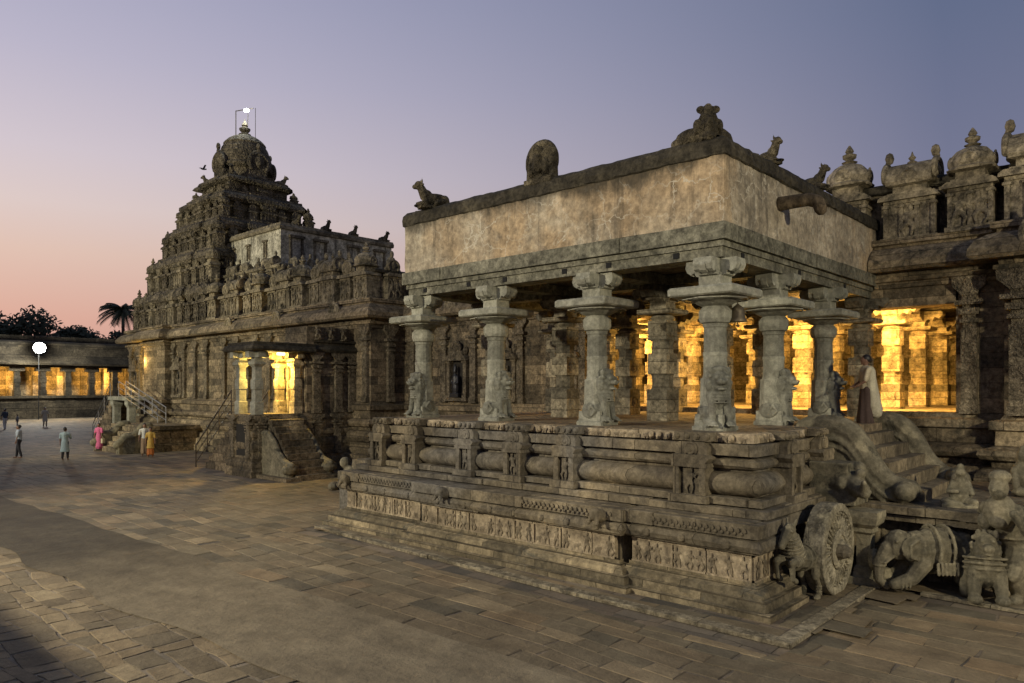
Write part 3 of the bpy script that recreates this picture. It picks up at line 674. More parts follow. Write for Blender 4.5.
flags('flagstone_paving', [(10.1, 10.55, 4.2, 16.0), (10.6, 13.9, 4.1, 4.45), (14.0, 20, -6, 4.5)], FLAG, .95, .42, .006, .052)
flags('rubble_paving', [(-1, 5.3, -2, 24)], RUBB, .5, .34, .01, .006, .12, .012, .045)

# kerbs round the apron of the pavilion
KERB = mat('worn_kerb_granite', [(.20, .165, .115), (.28, .235, .165), (.35, .30, .21)], scale=1.6, bump=1.0, dark=((.09, .08, .06), .2))
b = MB(); b.blocks([(14.1, 3.95), (9.95, 3.95), (9.95, 8.2), (10.08, 12), (10.25, 16.2)], -.22, 0, 0, .085, 1.5, .012); b.build('kerb', KERB, kind='structure')
b = MB(); b.blocks([(14.0, -6), (13.95, 3.3)], -.2, 0, 0, .07, 1.3, .012); b.build('kerb', KERB, kind='structure')
b = MB(); b.add([(10.1, 4.1, .05), (14.1, 4.1, .05), (14.1, 6, .05), (22, 6, .05), (22, 17, .05), (10.4, 16.2, .05), (10.2, 8.2, .05)], [(0, 1, 2, 3, 4, 5, 6)]); b.build('pavement', SLABS, kind='structure')
b = MB(); b.add([(14.12, -6, .045), (24, -6, .045), (24, 4.6, .045), (14.12, 4.2, .045)], [(0, 1, 2, 3)]); b.build('pavement', SLABS, kind='structure')

# ------------------------------------------------------------------ chariot pavilion
PV = thing('pillared_pavilion', 'open stone pavilion with lion pillars and stained plaster parapet on a carved plinth', 'temple pavilion', (10.7, 4.5, 0))
def PB(b, name, m, smooth=False, parent=PV, **t):   # part in world coordinates
    o = b.build(name, m, parent, smooth, **t)
    if parent is PV: o.location = (-10.7, -4.5, 0)
    return o
FZ = 2.8
low = [(12.2, 4.95), (11.08, 4.95), (11.08, 7.3)]
low2 = [(11.08, 7.42), (10.95, 7.42), (10.95, 12.9), (11.06, 12.9), (11.06, 16.0), (13.5, 16.0)]
b = MB(); prof = [(.42, 0), (.43, .14), (.41, .155), (.31, .158), (.305, .285), (.29, .295), (.20, .30), (.185, .38), (.10, .41), (.08, .44), (0, .445), (0, .5)]
for p in (low, low2): b.sweep(p, prof, .55, .007)
b.sweep([(20.5, 5.25), (12.2, 5.25)], prof[5:], .5, .01)
PB(b, 'footing', FOOT)
b = MB(); b.box(11.12, 12.2, 5.0, 7.22, .02, 1.44); b.box(11.1, 12.2, 7.50, 15.9, .02, 1.43); b.box(12.0, 21, 5.3, 15.75, .02, 1.6); b.box(12.0, 21.2, 5.5, 15.5, 1.6, 2.79)
PB(b, 'core', BASE)
# relief panels
def panels(path, z0, z1):
    for i in range(len(path)-1):
        a = Vector(path[i]); e = Vector(path[i+1]); d = (e-a).normalized(); L = (e-a).length
        if L < .5: continue
        rz = math.atan2(d.y, d.x); t = .02
        while t < L-.1:
            w = min(RND.uniform(.42, .85), L-t)
            if L-t-w < .3: w = L-t
            b = MB(); p = a+d*t; o_ = RND.uniform(-.012, .012)
            b.box(.008, w-.008, -.1, .0+o_, z0, z1); b.box(.008, w-.008, -.05, .022+o_, z0, z0+.03); b.box(.008, w-.008, -.05, .02+o_, z1-.035, z1-.003)
            if RND.random() < .5: b.box(.008, .05, -.05, .035+o_, z0+.03, z1-.035)
            if RND.random() < .35: b.box(w-.05, w-.008, -.05, .035+o_, z0+.03, z1-.035)
            k = max(1, int(w/.2)); h = (z1-z0)-.07
            for q in range(k):
                if RND.random() < .75: put_fig(b, DANCERS[RND.randrange(5)], w*(q+.5)/k+RND.uniform(-.02, .02), .012+o_, z0+.03, h*RND.uniform(.85, 1), .38, RND.choice((-1, 1)))
                else: put_fig(b, BEASTS[RND.randrange(2)], w*(q+.5)/k, .0+o_, z0+.04, h*.55, .4, RND.choice((-1, 1)))
            b.M = Matrix(); me = b.mesh('relief_panel', RELIEF)
            link('relief_panel', me, PV, (p.x-10.7, p.y-4.5, 0), rz); t += w
panels([(12.18, 4.97), (11.1, 4.97)], .5, .93); panels([(11.09, 4.98), (11.09, 7.25)], .5, .93)
panels([(10.97, 7.5), (10.97, 12.85)], .5, .93); panels([(11.08, 13), (11.08, 15.95)], .5, .93)
# rounded slab course and carved upper slab
b = MB()
for p in (low, low2): b.blocks(p, -.5, .10, .945, 1.175, 1.25, .016)
for p in (low, low2): b.sweep([(x, y) for x, y in p], [(.09, .96), (.145, 1.0), (.165, 1.08), (.12, 1.17), (.06, 1.19)], .4, .014)
PB(b, 'lotus_slab', BASE)
b = MB()
for p in (low, low2): b.blocks(p, -.6, .13, 1.20, 1.435, 1.9, .022)
for p, L0 in ((low[1:], 2.7), (low2[1:3], 5.4), (low2[3:5], 2.8)):   # scroll carving along the slab edge and lotus bosses under it
    a = Vector(p[0]); d = (Vector(p[1])-a).normalized(); rz = math.atan2(d.y, d.x); b.at(a.x, a.y, 0, rz); t = .12
    while t < L0-.1:
        b.blob((t, .142, 1.33), (.035, .012, .05), (0, .6, 0), n=6, m=4); b.blob((t+.05, .142, 1.27), (.03, .012, .03), n=6, m=4); t += .11
    t = .4
    while t < L0-.2:
        b.blob((t, .17, 1.08), (.07, .025, .07), n=8, m=4); t += RND.uniform(.5, .9)
b.at(); PB(b, 'capping_slab', BASE)
# lion gargoyles poking out of the slab
def gar(x, y, rz, z=1.18):
    b = MB(); b.blob((0, .1, .08), (.16, .22, .14)); b.blob((0, .28, .12), (.12, .12, .12)); b.cap((-.07, .3, .06), (-.09, .36, -.05), .045, .04); b.cap((.07, .3, .06), (.09, .36, -.05), .045, .04); b.blob((0, .38, .07), .05)
    o = link('gargoyle', bake(b, 'gargoyle', BASE, .03, 1), PV, (x-10.7, y-4.5, z), rz)
gar(10.95, 7.75, PI/2, 1.2); gar(10.95, 11.9, PI/2, 1.2); gar(11.06, 15.8, PI/2+.4, 1.15)
# upper tier mouldings
up = [(15.0, 5.42), (11.95, 5.42), (11.95, 15.5), (21, 15.5)]
b = MB(); b.blocks(up, -.6, .55, 1.44, 1.585, 1.5, .02); b.blocks(up, -.5, .38, 1.59, 1.73, 1.2, .018); PB(b, 'stepped_course', BASE)
b = MB(); b.sweep(up, [(.10, 1.72), (.20, 1.76), (.29, 1.84), (.32, 1.93), (.28, 2.03), (.18, 2.11), (.06, 2.13)], .42, .014); PB(b, 'round_moulding', BASE, True)
b = MB(); b.sweep(up, [(.04, 2.1), (.04, 2.19), (.15, 2.20), (.20, 2.25), (.20, 2.33), (.13, 2.37), (.02, 2.38), (.02, 2.41)], .45, .012); PB(b, 'roll_moulding', BASE)
b = MB(); b.blocks(up, -.3, .2, 2.41, 2.62, 1.35, .018); PB(b, 'plain_band', BASE)
b = MB(); b.blocks(up, -.4, .10, 2.625, 2.795, 1.6, .014)
for p0, p1 in (((11.95, 5.4), (11.95, 15.5)), ((15.0, 5.42), (11.95, 5.42))):
    a = Vector(p0); d = (Vector(p1)-a).normalized(); L0 = (Vector(p1)-a).length; b.at(a.x, a.y, 0, math.atan2(d.y, d.x)); t = .12
    while t < L0-.1:
        if RND.random() < .55: put_fig(b, BEASTS[RND.randrange(2)], t, .11, 2.635, .16, .6, RND.choice((-1, 1)))
        else:
            b.blob((t, .12, 2.71), (.06, .06, .075), n=7, m=5); b.blob((t, .17, 2.69), (.03, .03, .03), n=5, m=4)
        t += RND.uniform(.13, .2)
b.at(); PB(b, 'animal_frieze', RELIEF)
def pier(x, y, rz, w=.5):
    b = MB(); h = w/2
    b.box(-h-.06, h+.06, -.1, .5, 1.585, 1.72, .008)
    for s in (-1, 1): b.box(s*(h-.06)-.055, s*(h-.06)+.055, -.1, .44, 1.72, 2.2, .006)
    b.box(-h+.03, h-.03, -.1, .36, 1.72, 2.2); put_fig(b, DANCERS[RND.randrange(5)], 0, .38, 1.73, .44, .55)
    b.box(-h-.03, h+.03, -.1, .46, 2.2, 2.27, .006); b.plate([(-h, 2.27), (h, 2.27), (h+.07, 2.36), (h, 2.42), (-h, 2.42), (-h-.07, 2.36)], -.1, .46)
    b.plate([(-h, 2.42), (h, 2.42), (h, 2.55), (h*.75, 2.64), (-h*.75, 2.64), (-h, 2.55)], -.1, .36); kudu(b, 0, .37, 2.43, .11)
    b.box(-h-.04, h+.04, -.2, .32, 2.66, 2.80, .01)
    for q in range(4): b.blob((-h+.02+q*(w-.04)/3, .33, 2.73), (.055, .05, .06), n=6, m=4)
    link('plinth_pier', b.mesh('plinth_pier', BASE), PV, (x-10.7, y-4.5, 0), rz)
for y in (6.35, 9.15, 10.55, 12.05, 14.0, 15.3): pier(11.95, y, PI/2, .5 if y != 6.35 else .62)
pier(12.9, 5.42, PI, .5); pier(14.4, 5.42, PI, .5)
b = MB(); b.box(12.0, 21.05, 5.5, 15.45, 2.74, FZ); b.box(15.2, 18.1, 5.0, 5.52, 1.3, FZ-.006)
FLOORM = mat('porch_floor_stone', [(.20, .15, .10), (.27, .21, .14), (.33, .26, .18)], scale=1.2, bump=.8, joint=None)
PB(b, 'floor', FLOORM)

# pillars
GX = [12.6, 15.25, 18.2, 21.0]; GY = [6.4, 9.1, 12.05, 14.7]
def outer_pillar(x, y, lion_rz, nolion=False):
    o = link('pillar', P_SHAFT, PV, (x-10.7, y-4.5, FZ-.004), RND.uniform(-.01, .01))
    link('abacus', P_ABA, o); link('bracket', P_BRA, o)
    if not nolion:
        d = (-math.sin(lion_rz)*-.02, math.cos(lion_rz)*-.02); link('seated_lion', LION, o, (d[0], d[1], 0), lion_rz)
for i, (x, y, r) in enumerate([(12.6, 6.4, 2.35), (12.6, 9.1, PI), (12.6, 12.05, PI), (12.6, 14.7, PI/2), (15.25, 6.4, PI+.1), (18.2, 6.4, PI+.1)]): outer_pillar(x, y, r)
for x in GX[1:]:
    for y in GY[1:]:
        o = link('square_pillar', SQ_SHAFT, PV, (x-10.7, y-4.5, FZ-.004)); link('bracket', SQ_BRA, o)
o = link('square_pillar', SQ_SHAFT, PV, (21-10.7, 6.4-4.5, FZ-.004)); link('bracket', SQ_BRA, o)
# beams, band, parapet
b = MB(); z = FZ+3.17; e = .27
b.box(12.6-e, 12.6+e, 6.13, 14.97, z, 6.25); b.box(12.87, 21.2, 6.4-e, 6.4+e, z, 6.25); b.box(12.87, 21.2, 14.7-e, 14.7+e, z, 6.25)
b.box(12.6-e-.05, 12.6+e, 6.08, 15.02, 6.16, 6.262); b.box(12.87, 21.2, 6.4-e-.05, 6.4, 6.155, 6.262)
for x in GX[1:3]: b.box(x-.2, x+.2, 6.68, 14.42, z+.003, 6.22)
for y in GY[1:3]: b.box(12.88, 21.2, y-.2, y+.2, z+.006, 6.215)
PB(b, 'beam', BEAMM)
b = MB(); b.blocks([(21.2, 6.0), (12.2, 6.0), (12.2, 15.1), (21.2, 15.1)], -.5, .0, 6.265, 6.59, 2.1, .014); PB(b, 'stone_band', BEAMM)
b = MB()
for y in (7.0, 8.55, 9.7, 11.45, 12.65, 14.25): b.box(12.31, 12.33, y, y+.12, 6.03, 6.14)
for x in (13.1, 15.9, 18.8): b.box(x, x+.12, 6.11, 6.126, 6.03, 6.14)
PB(b, 'socket_hole', plain('hole_dark', (.01, .01, .01), 1), kind='stuff')
b = MB(); b.box(12.35, 21.2, 6.25, 14.9, 6.24, 6.5); PB(b, 'ceiling', CEIL)
b = MB(); N_ = [(12.26, 6.06), (12.26, 15.04)]
b.sweep([(21.3, 6.06), (12.26, 6.06), (12.26, 15.04), (21.3, 15.04)], [(0, 6.59), (0.005, 6.8), (0.0, 7.3), (.0, 7.84)], .4, .008); PB(b, 'parapet', PLASTER)
b = MB(); b.sweep([(21.3, 6.06), (12.26, 6.06), (12.26, 15.04), (21.3, 15.04)], [(0.0, 7.80), (.05, 7.82), (.06, 7.95), (.03, 8.08), (-.05, 8.16), (-.2, 8.22), (-.5, 8.2), (-.55, 7.6), (-.55, 6.7)], .17, .022); PB(b, 'coping', COPING)
b = MB(); b.box(12.5, 21.2, 6.3, 14.8, 6.5, 6.75); PB(b, 'roof', COPING)
# water spout
b = MB(); pts = [(14.7, 6.15, 7.34), (14.7, 5.75, 7.34), (14.7, 5.45, 7.33), (14.7, 5.28, 7.26), (14.7, 5.22, 7.1)]; b.tube(pts, [.15, .14, .13, .125, .12], 12); PB(b, 'water_spout', mat('spout_stone', [(.10, .075, .05), (.16, .12, .08)], bump=.8), True)
# wheel
wh = thing('wheel', None, None, (13.12-10.7, 4.36-4.5, .80)); wh.parent = PV
def disc(prof, n=48):   # lathe turned so that its axis points to -Y
    b = MB(); b.M = Matrix.Rotation(PI/2, 4, 'X'); b.lathe(prof, n); return b
WHM = mat('wheel_stone', [(.24, .21, .15), (.33, .29, .215), (.41, .36, .27)], scale=2.4, bump=.9, dark=((.12, .10, .075), .25))
R_ = .79
b = disc([(.3, -.34), (R_*.9, -.34), (R_-.01, -.32), (R_, -.2), (R_, .0), (R_-.015, .015), (R_*.83, .02), (R_*.81, -.03), (R_*.3, -.03)])
b.build('rim', WHM, wh)
b = disc([(.18, -.1), (.34, -.02), (.345, .02), (.31, .05), (.25, .055), (.24, .03), (.18, .03), (.17, .08), (.11, .11), (.10, .18), (.03, .2)], 32); b.build('hub', WHM, wh)
b = MB(); b.M = Matrix.Rotation(PI/2, 4, 'X')
for k in range(32):
    a = 2*PI*k/32; T = Matrix.Rotation(a, 4, 'Z'); b.M = Matrix.Rotation(PI/2, 4, 'X') @ T
    b.blob((.47, 0, -.02), (.14, .028, .04), n=6, m=5); b.blob((.62, 0, -.01), (.03, .028, .03), n=6, m=4)
b.M = Matrix(); b.build('spoke', WHM, wh, kind='stuff')
b = MB(); b.cap((12.95, 4.2, .8), (12.95, 5.4, .8), .12, .12, 10); b.box(12.3, 13.9, 4.9, 5.3, 1.2, 1.44, .02); b.blocks([(14.3, 4.95), (12.3, 4.95)], -.4, 0, 1.45, 1.6, .9, .02); PB(b, 'axle', BASE)
b = MB(); b.blob((14.3, 4.6, 1.8), (.42, .35, .28)); b.cap((14.1, 4.4, 1.8), (13.8, 4.15, 1.72), .2, .12); b.cap((13.8, 4.15, 1.72), (13.62, 4.1, 1.92), .1, .05); b.blob((14.1, 4.3, 2.02), (.1, .1, .1)); b.blob((14.35, 4.4, 2.1), (.16, .12, .12)); b.box(13.95, 14.7, 4.35, 5.2, 1.42, 1.66); b.box(14.0, 14.6, 4.5, 5.2, 1.6, 2.2)
for q in range(6): b.blob((14.0+q*.12, 4.3, 1.66+.06*math.sin(q*2)), (.05, .05, .07))
o = link('makara_head', bake(b, 'makara', STATUE, .03, 1), PV, (-10.7, -4.5, 0))
# staircase on the east side with scroll balustrades
st = thing('staircase', None, None, (15.1-10.7, 5.4-4.5, 0)); st.parent = PV
def SB(b, name, m, smooth=False):
    o = b.build(name, m, st, smooth); o.location = (-15.1, -5.4, 0); return o
for i in range(5):
    b = MB(); y1 = 5.05-i*.3; z1 = 2.62-i*.24; b.box(15.25, 17.9, y1-.32, y1+.3, z1-.3, z1, .008); SB(b, 'step', BASE)
def balu(x0, x1, yt, yb):
    top = [(yt, 2.80), (yt-.35, 2.86), (yt-.65, 2.84), (yt-.85, 2.72), (yt-1.02, 2.5), (yt-1.15, 2.25), (yt-1.32, 2.0), (yt-1.52, 1.83), (yb+.08, 1.74), (yb, 1.72)]
    b = MB()
    poly = top+[(yb, 1.46), (yt, 1.46)]
    T = Matrix.Rotation(-PI/2, 4, 'Z')   # local x -> -y
    n = len(poly)
    vs = [(x0, y, z) for y, z in poly]+[(x1, y, z) for y, z in poly]
    b.add(vs, [tuple(range(n)), tuple(range(2*n-1, n-1, -1))]+[(i, n+i, n+(i+1) % n, (i+1) % n) for i in range(n)])
    xm = (x0+x1)/2
    b.tube([(xm, y, z-.04) for y, z in top], [.235]*6+[.22, .2, .18, .16], 10)
    b.tube([(x0-.03, y, z-.27) for y, z in top[:-1]], .05, 6); b.tube([(x0-.02, y-.0, z-.42) for y, z in top[:-2]], .04, 6)
    for a in range(9): b.blob((x0-.02, yb+.13+.12*math.cos(a*.75), 1.62+.12*math.sin(a*.75)), .05)
    b.cap((x0-.02, yb+.05, 1.66), (x1+.02, yb+.05, 1.66), .2, .2, 12)
    for q in range(7): b.blob((x0-.02, yt-.2-q*.1, 2.2-q*.06+.05*math.sin(q*3)), (.07, .08, .1))
    me = bake(b, 'balustrade', STATUE, .03, 1); o = link('balustrade', me, st, (-15.1, -5.4, 0))
balu(14.88, 15.24, 5.62, 3.72); balu(17.92, 18.28, 5.45, 3.7)
b = MB(); b.blocks([(19.4, 2.0), (14.5, 2.0), (14.5, 5.2)], -.8, 0, 1.28, 1.45, 1.6, .02); b.box(14.75, 19.5, 2.2, 5.4, 1.2, 1.445); b.blocks([(19.4, 2.1), (14.6, 2.1), (14.6, 5.2)], -.6, 0, 1.14, 1.27, 1.1, .02); SB(b, 'landing', BASE)
b = MB(); b.box(14.95, 19.5, 2.55, 5.3, 0, 1.18)
for q in range(12): b.M = Matrix.Translation((14.93, 2.75+q*.19, .12)) @ Matrix.Rotation(PI/2, 4, 'Z'); b.mesh_in(DANCERS[q % 5], Matrix.Diagonal((.85, .6, .95, 1)))
b.at(14.6, 4.0, 0); b.box(-.25, .4, -.3, .5, 0, .3, .02); b.box(-.15, .4, -.2, .5, .3, .6, .02); b.at(); SB(b, 'landing_wall', BASE)
# small carved post under the landing
b = MB(); b.at(14.05, 4.2, .05); b.box(-.22, .22, -.3, .3, 0, .14); b.sqlathe([(.17, .14), (.15, .3), (.12, .34), (.12, .9), (.17, .95), (.16, 1.02), (.24, 1.1), (.27, 1.22), (.27, 1.33)])
b.blob((0, -.3, .2), (.2, .2, .16)); b.blob((-.2, -.2, .5), (.12, .1, .2)); b.tube([(-.05, -.25, .1), (.0, -.5, .06), (.05, -.62, .16)], .08)
b.at(); SB(b, 'carved_post', STATUE)
# ------------------------------------------------------------------ main pillared hall behind the pavilion
HL = thing('pillared_hall', 'long carved stone hall with miniature shrines along its roof, behind and beside the open pavilion', 'temple hall', (21.2, 15, 0))
def HB(b, name, m, smooth=False, **t):
    o = b.build(name, m, HL, smooth, **t); o.location = (-21.2, -15, 0); return o
def on(parent, me, name, x, y, z, rz, sc=1, **t):     # mesh placed in world coordinates under a thing
    P = parent.location; return link(name, me, parent, (x-P[0], y-P[1], z-P[2]), rz, sc, **t)
right = [(20.45, -9), (20.45, 3.05), (21.0, 3.05), (21.0, 4.15), (22.2, 4.15)]
left = [(21.2, 15.6), (21.2, 26), (19.3, 26), (19.3, 42.5)]
basep = [(.85, 0), (.85, .3), (.72, .34), (.72, .68), (.55, .72), (.52, .98), (.36, 1.0), (.36, 1.18), (.46, 1.26), (.54, 1.42), (.52, 1.56), (.40, 1.68), (.22, 1.72), (.22, 1.86), (.42, 1.9), (.48, 2.0), (.44, 2.12), (.22, 2.2), (.16, 2.22), (.16, 2.56), (.28, 2.6), (.28, 2.8), (.08, 2.84), (0, 2.96)]
b = MB(); b.sweep(right, basep, .5, .014); b.sweep(left, basep, .5, .014); b.sweep([(21.0, 4.15), (21.0, 6.0)], basep, .5, .012); HB(b, 'base_moulding', STONE)
b = MB(); b.box(21.2, 21.9, 15.6, 26, 2.9, 6.3); HB(b, 'wall', STONE)
b = MB(); b.box(19.3, 21.9, 26.002, 42.5, 2.9, 6.3); HB(b, 'wall', STONE)
b = MB(); b.box(21.0, 21.8, -9, 4.15, 2.9, 6.3); b.box(20.45, 21.1, -9, 3.05, 2.9, 6.3)
b.blocks([(20.45, -9), (20.45, 3.0)], -.2, .03, 2.97, 3.5, 1.2, .01)
HB(b, 'wall', STONE)
corn = [(0, 6.18), (.08, 6.2), (.1, 6.34), (.2, 6.36), (.2, 6.46), (.1, 6.48), (.12, 6.6), (.58, 6.58), (.66, 6.66), (.64, 6.84), (.5, 7.04), (.3, 7.18), (.14, 7.24), (.14, 7.30), (.26, 7.32), (.26, 7.46), (.05, 7.5), (-.3, 7.52)]
b = MB(); b.sweep([(20.45, -9), (20.45, 3.05), (21.0, 3.05), (21.0, 6.03)], corn, .45, .014); b.sweep(left, corn, .45, .016); HB(b, 'cornice', STONE)
b = MB(); b.box(21.38, 22.3, -9, 6.5, 7.3, 8.9); b.box(21.75, 22.3, 6.5, 15.5, 7.3, 8.7); b.box(21.65, 22.3, 15, 26, 7.3, 8.7); b.box(19.8, 22.3, 26.3, 42.4, 7.3, 8.7)
HB(b, 'roof_wall', SHRINE)
b = MB(); b.sweep([(21.4, -9), (21.4, 6.55)], [(.1, 8.78), (.2, 8.82), (.22, 8.98), (.05, 9.06), (-.9, 9.08)], .4, .03); b.sweep([(21.65, 15.4), (21.65, 26.3), (19.8, 26.3), (19.8, 42.4)], [(.1, 8.68), (.2, 8.7), (.2, 8.8), (.02, 8.88), (-.9, 8.9)], .4, .02); HB(b, 'roof_coping', COPING)
b = MB(); b.box(21.3, 36, -9, 42, 6.27, 7.32); b.box(22.2, 36, -9, 42, 8.3, 8.6); HB(b, 'roof', CEIL)
b = MB()
for x in (24, 27, 30): b.box(x-.22, x+.22, -8, 19.5, 6.12, 6.3)
for y in (3.6, 6.4, 9.1, 12.05, 14.7): b.box(21.3, 33.8, y-.2, y+.2, 6.1, 6.29)
HB(b, 'hall_beam', CEIL)
b = MB(); b.box(21.0, 21.7, 4.1, 6.15, 5.7, 6.24); HB(b, 'lintel', STONE)
b = MB(); b.box(21.02, 35, -9, 20, 2.6, 2.95); HB(b, 'hall_floor', FLOORM)
b = MB(); b.box(34, 34.5, -9, 20, 2.9, 6.3); b.box(21.9, 34.2, 19.6, 20.2, 2.9, 6.3); b.box(21.8, 34.2, -4.4, -4, 2.9, 6.3); HB(b, 'inner_wall', HALLP)
for x in (24.0, 27.0, 30.0, 33.0):
    for y in (3.6, 6.4, 9.1, 12.05, 14.7, 17.4):
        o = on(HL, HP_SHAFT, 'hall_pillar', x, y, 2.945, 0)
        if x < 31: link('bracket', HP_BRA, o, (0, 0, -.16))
for x in (21.2,):
    for y in (12.05, 14.7): pass
# roof shrines
k = 0
def row(pts, seq):
    for i, (x, y, rz, sc, dz) in enumerate(pts): put = seq[i % len(seq)]; a, f = ROOFS[put]; o = on(HL, a, 'miniature_shrine', x, y, 7.44+dz, rz, (sc, sc, sc*.86)); (f and link('finial', f, o))
row([(21.35, 6.75, PI/2, 1.05, .0)], [0]); row([(21.4, 5.2, PI/2, .97, -.05)], [3]); row([(21.2, 3.8, PI/2, .96, .0)], [0])
row([(21.2, 2.45, PI/2, 1.02, 0), (21.4, 1.15, PI/2, 1, 0), (21.4, -.5, PI/2, 1, 0), (21.4, -2, PI/2, 1, 0)], [3, 0, 1, 0])
row([(21.6, 16.2+1.32*i, PI/2, 1.0, RND.uniform(-.03, .05)) for i in range(7)], [2, 0, 3, 2, 0, 2, 3])
row([(19.75, 26.75+1.3*i, PI/2, .98, RND.uniform(-.03, .05)) for i in range(12)], [0, 2, 3, 2, 0, 3, 2])
row([(20.6, 26.35, PI, .95, .03)], [2])
for (x, y, s_) in ((20.45, 2.2, .42), (21.2, 18.2, .3), (21.2, 22.4, .3), (19.3, 28, .32), (19.3, 33, .32), (19.3, 38, .32)):
    b = MB(); kudu(b, 0, .55, 6.75, s_, n=14); on(HL, b.mesh('horseshoe_arch', SHRINE), 'horseshoe_arch', x, y, 0, PI/2)
for y in (15.9, 17.4, 18.9, 20.4, 21.5, 23.3, 24.3, 25.4): on(HL, PIL, 'pilaster', 21.2, y, 2.94, PI/2)
for y in (26.3, 27.9, 31, 32.4, 34.5, 35.9, 38, 39.4, 41.6): on(HL, PIL, 'pilaster', 19.3, y, 2.94, PI/2)
on(HL, PIL, 'pilaster', 21.0, 3.85, 2.94, PI/2)
for y in (2.72, 1.5, .3, -1): on(HL, PIL, 'pilaster', 20.45, y, 2.94, PI/2, (1.25, 1.6, 1))
on(HL, PIL, 'pilaster', 20.3, 26, 2.94, PI)
BLACKST = plain('black_polished_stone', (.02, .02, .022), .45)
for i, (x, y) in enumerate(((21.2, 16.65), (21.2, 22.4), (21.2, 19.65), (19.3, 33.4), (19.3, 37), (20.45, .9))):
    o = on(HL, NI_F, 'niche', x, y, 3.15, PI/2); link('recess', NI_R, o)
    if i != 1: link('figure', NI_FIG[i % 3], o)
nf = tag(link('deity_statue', None, None), None) if False else None
b = MB(); b.blob((0, .1, .3), (.2, .14, .3)); b.cap((0, .1, .4), (0, .1, .78), .13, .12); b.blob((0, .12, 1.0), (.09, .09, .12)); b.lathe([(.1, 1.05), (.07, 1.2), (.02, 1.3)], 8, cy=.1)
for s in (-1, 1): b.cap((s*.13, .1, .78), (s*.2, .16, .5), .05, .04); b.cap((s*.2, .16, .5), (s*.1, .24, .5), .04, .03)
b.box(-.25, .25, -.0, .22, -.1, .08)
link('deity_statue', bake(b, 'deity', BLACKST, .022, 1), None, (21.05, 22.4, 3.26), PI/2, label='black stone deity statue standing in a wall niche seen between the left pillars', cat='statue')

# second storey behind the roof shrines, and the limewashed room on top
RM = thing('rooftop_room', 'pale limewashed plaster room standing on the hall roof beside the tower', 'building', (22, 38.2, 8.9))
def RB(b, name, m, **t):
    o = b.build(name, m, RM, **t); o.location = (-22, -38.2, -8.9); return o
b = MB(); b.sweep([(33, 37), (21.4, 37), (21.4, 47)], [(.1, 8.5), (.1, 9.3), (.25, 9.35), (.3, 9.5), (.1, 9.62), (.05, 10.2), (.3, 10.3), (.34, 10.42), (.1, 10.55), (-1, 10.6)], .5, .02); b.box(21.5, 33, 37.1, 47, 8.6, 10.5); RB(b, 'plinth', SHRINE)
b = MB(); b.box(22, 30, 38.2, 45.6, 10.4, 12.85); RB(b, 'wall', WHITEWALL)
b = MB(); b.sweep([(30.1, 38.2), (22, 38.2), (22, 45.8)], [(0, 12.7), (.12, 12.74), (.14, 12.9), (.05, 13.0), (.02, 13.1), (-.4, 13.12)], .5, .02); b.box(22.3, 30, 38.5, 45.7, 12.8, 13.05); RB(b, 'coping', SHRINE)
b = MB(); b.box(30, 30.3, 38.3, 45, 10.4, 12.9)
for y in (39.9, 41.9, 43.8): 
    q = MB(); q.at(22, y, 0, PI/2); q.box(-.09, .09, -.02, .03, 11.4, 12.1); q.box(-.28, .28, 0, .12, 12.15, 12.27); q.box(-.2, -.12, 0, .06, 11.3, 12.15); q.box(.12, .2, 0, .06, 11.3, 12.15); RB(q, 'slit_window', CARVED)
for x in (23.0, 24.6, 27, 29):
    q = MB(); q.at(x, 38.2, 0, PI); q.box(-.4, .4, -.02, .1, 10.8, 11.0); q.box(-.45, -.3, 0, .09, 10.9, 12.3); q.box(.3, .45, 0, .09, 10.9, 12.3); q.box(-.5, .5, 0, .2, 12.3, 12.45); RB(q, 'blind_window', CARVED)
for i, (x, y, rz, k_) in enumerate([(22.3+1.5*i, 37.2, PI, i % 3) for i in range(7)]+[(21.5, 38.2+1.4*i, PI/2, (i+1) % 3) for i in range(5)]):
    a, f = ROOFS[k_]; P = RM.location; o = link('miniature_shrine', a, RM, (x-P[0], y-P[1], .25), rz, .72)

# ------------------------------------------------------------------ bulls and figures sitting on parapets
def bull_mesh():
    b = MB(); b.box(-.5, .5, -.26, .26, -.04, .06); b.blob((-.1, 0, .28), (.5, .25, .25)); b.blob((-.42, 0, .25), (.2, .26, .24)); b.blob((.2, 0, .5), (.16, .13, .14))
    b.cap((.28, 0, .38), (.42, 0, .68), .19, .15); b.blob((.5, 0, .78), (.17, .13, .15)); b.blob((.64, 0, .7), (.11, .09, .09))
    for s in (-1, 1): b.cap((.4, s*.08, .88), (.42, s*.13, 1.02), .04, .02); b.blob((.38, s*.17, .78), (.04, .07, .04)); b.cap((.3, s*.2, .15), (.6, s*.16, .08), .08, .06); b.cap((-.3, s*.24, .2), (-.05, s*.3, .1), .1, .07)
    return bake(b, 'roof_bull', BULLM, .035, 2)
BULL = bull_mesh()
for (x, y, z, rz, sc, lab) in ((12.4, 14.1, 8.17, PI-.5, .72, 'stone bull sitting at the far end of the blackened pavilion parapet'),
        (14.7, 6.3, 8.17, -PI/2-.4, .56, 'small stone bull on the right parapet nearest the corner figures'),
        (17.25, 6.3, 8.17, -PI/2-.2, .58, 'small stone bull on the parapet between the corner and the first domed roof shrine')):
    link('bull_statue', BULL, None, (x, y, z), rz, sc, label=lab, cat='statue', group='stone bulls on the parapets')
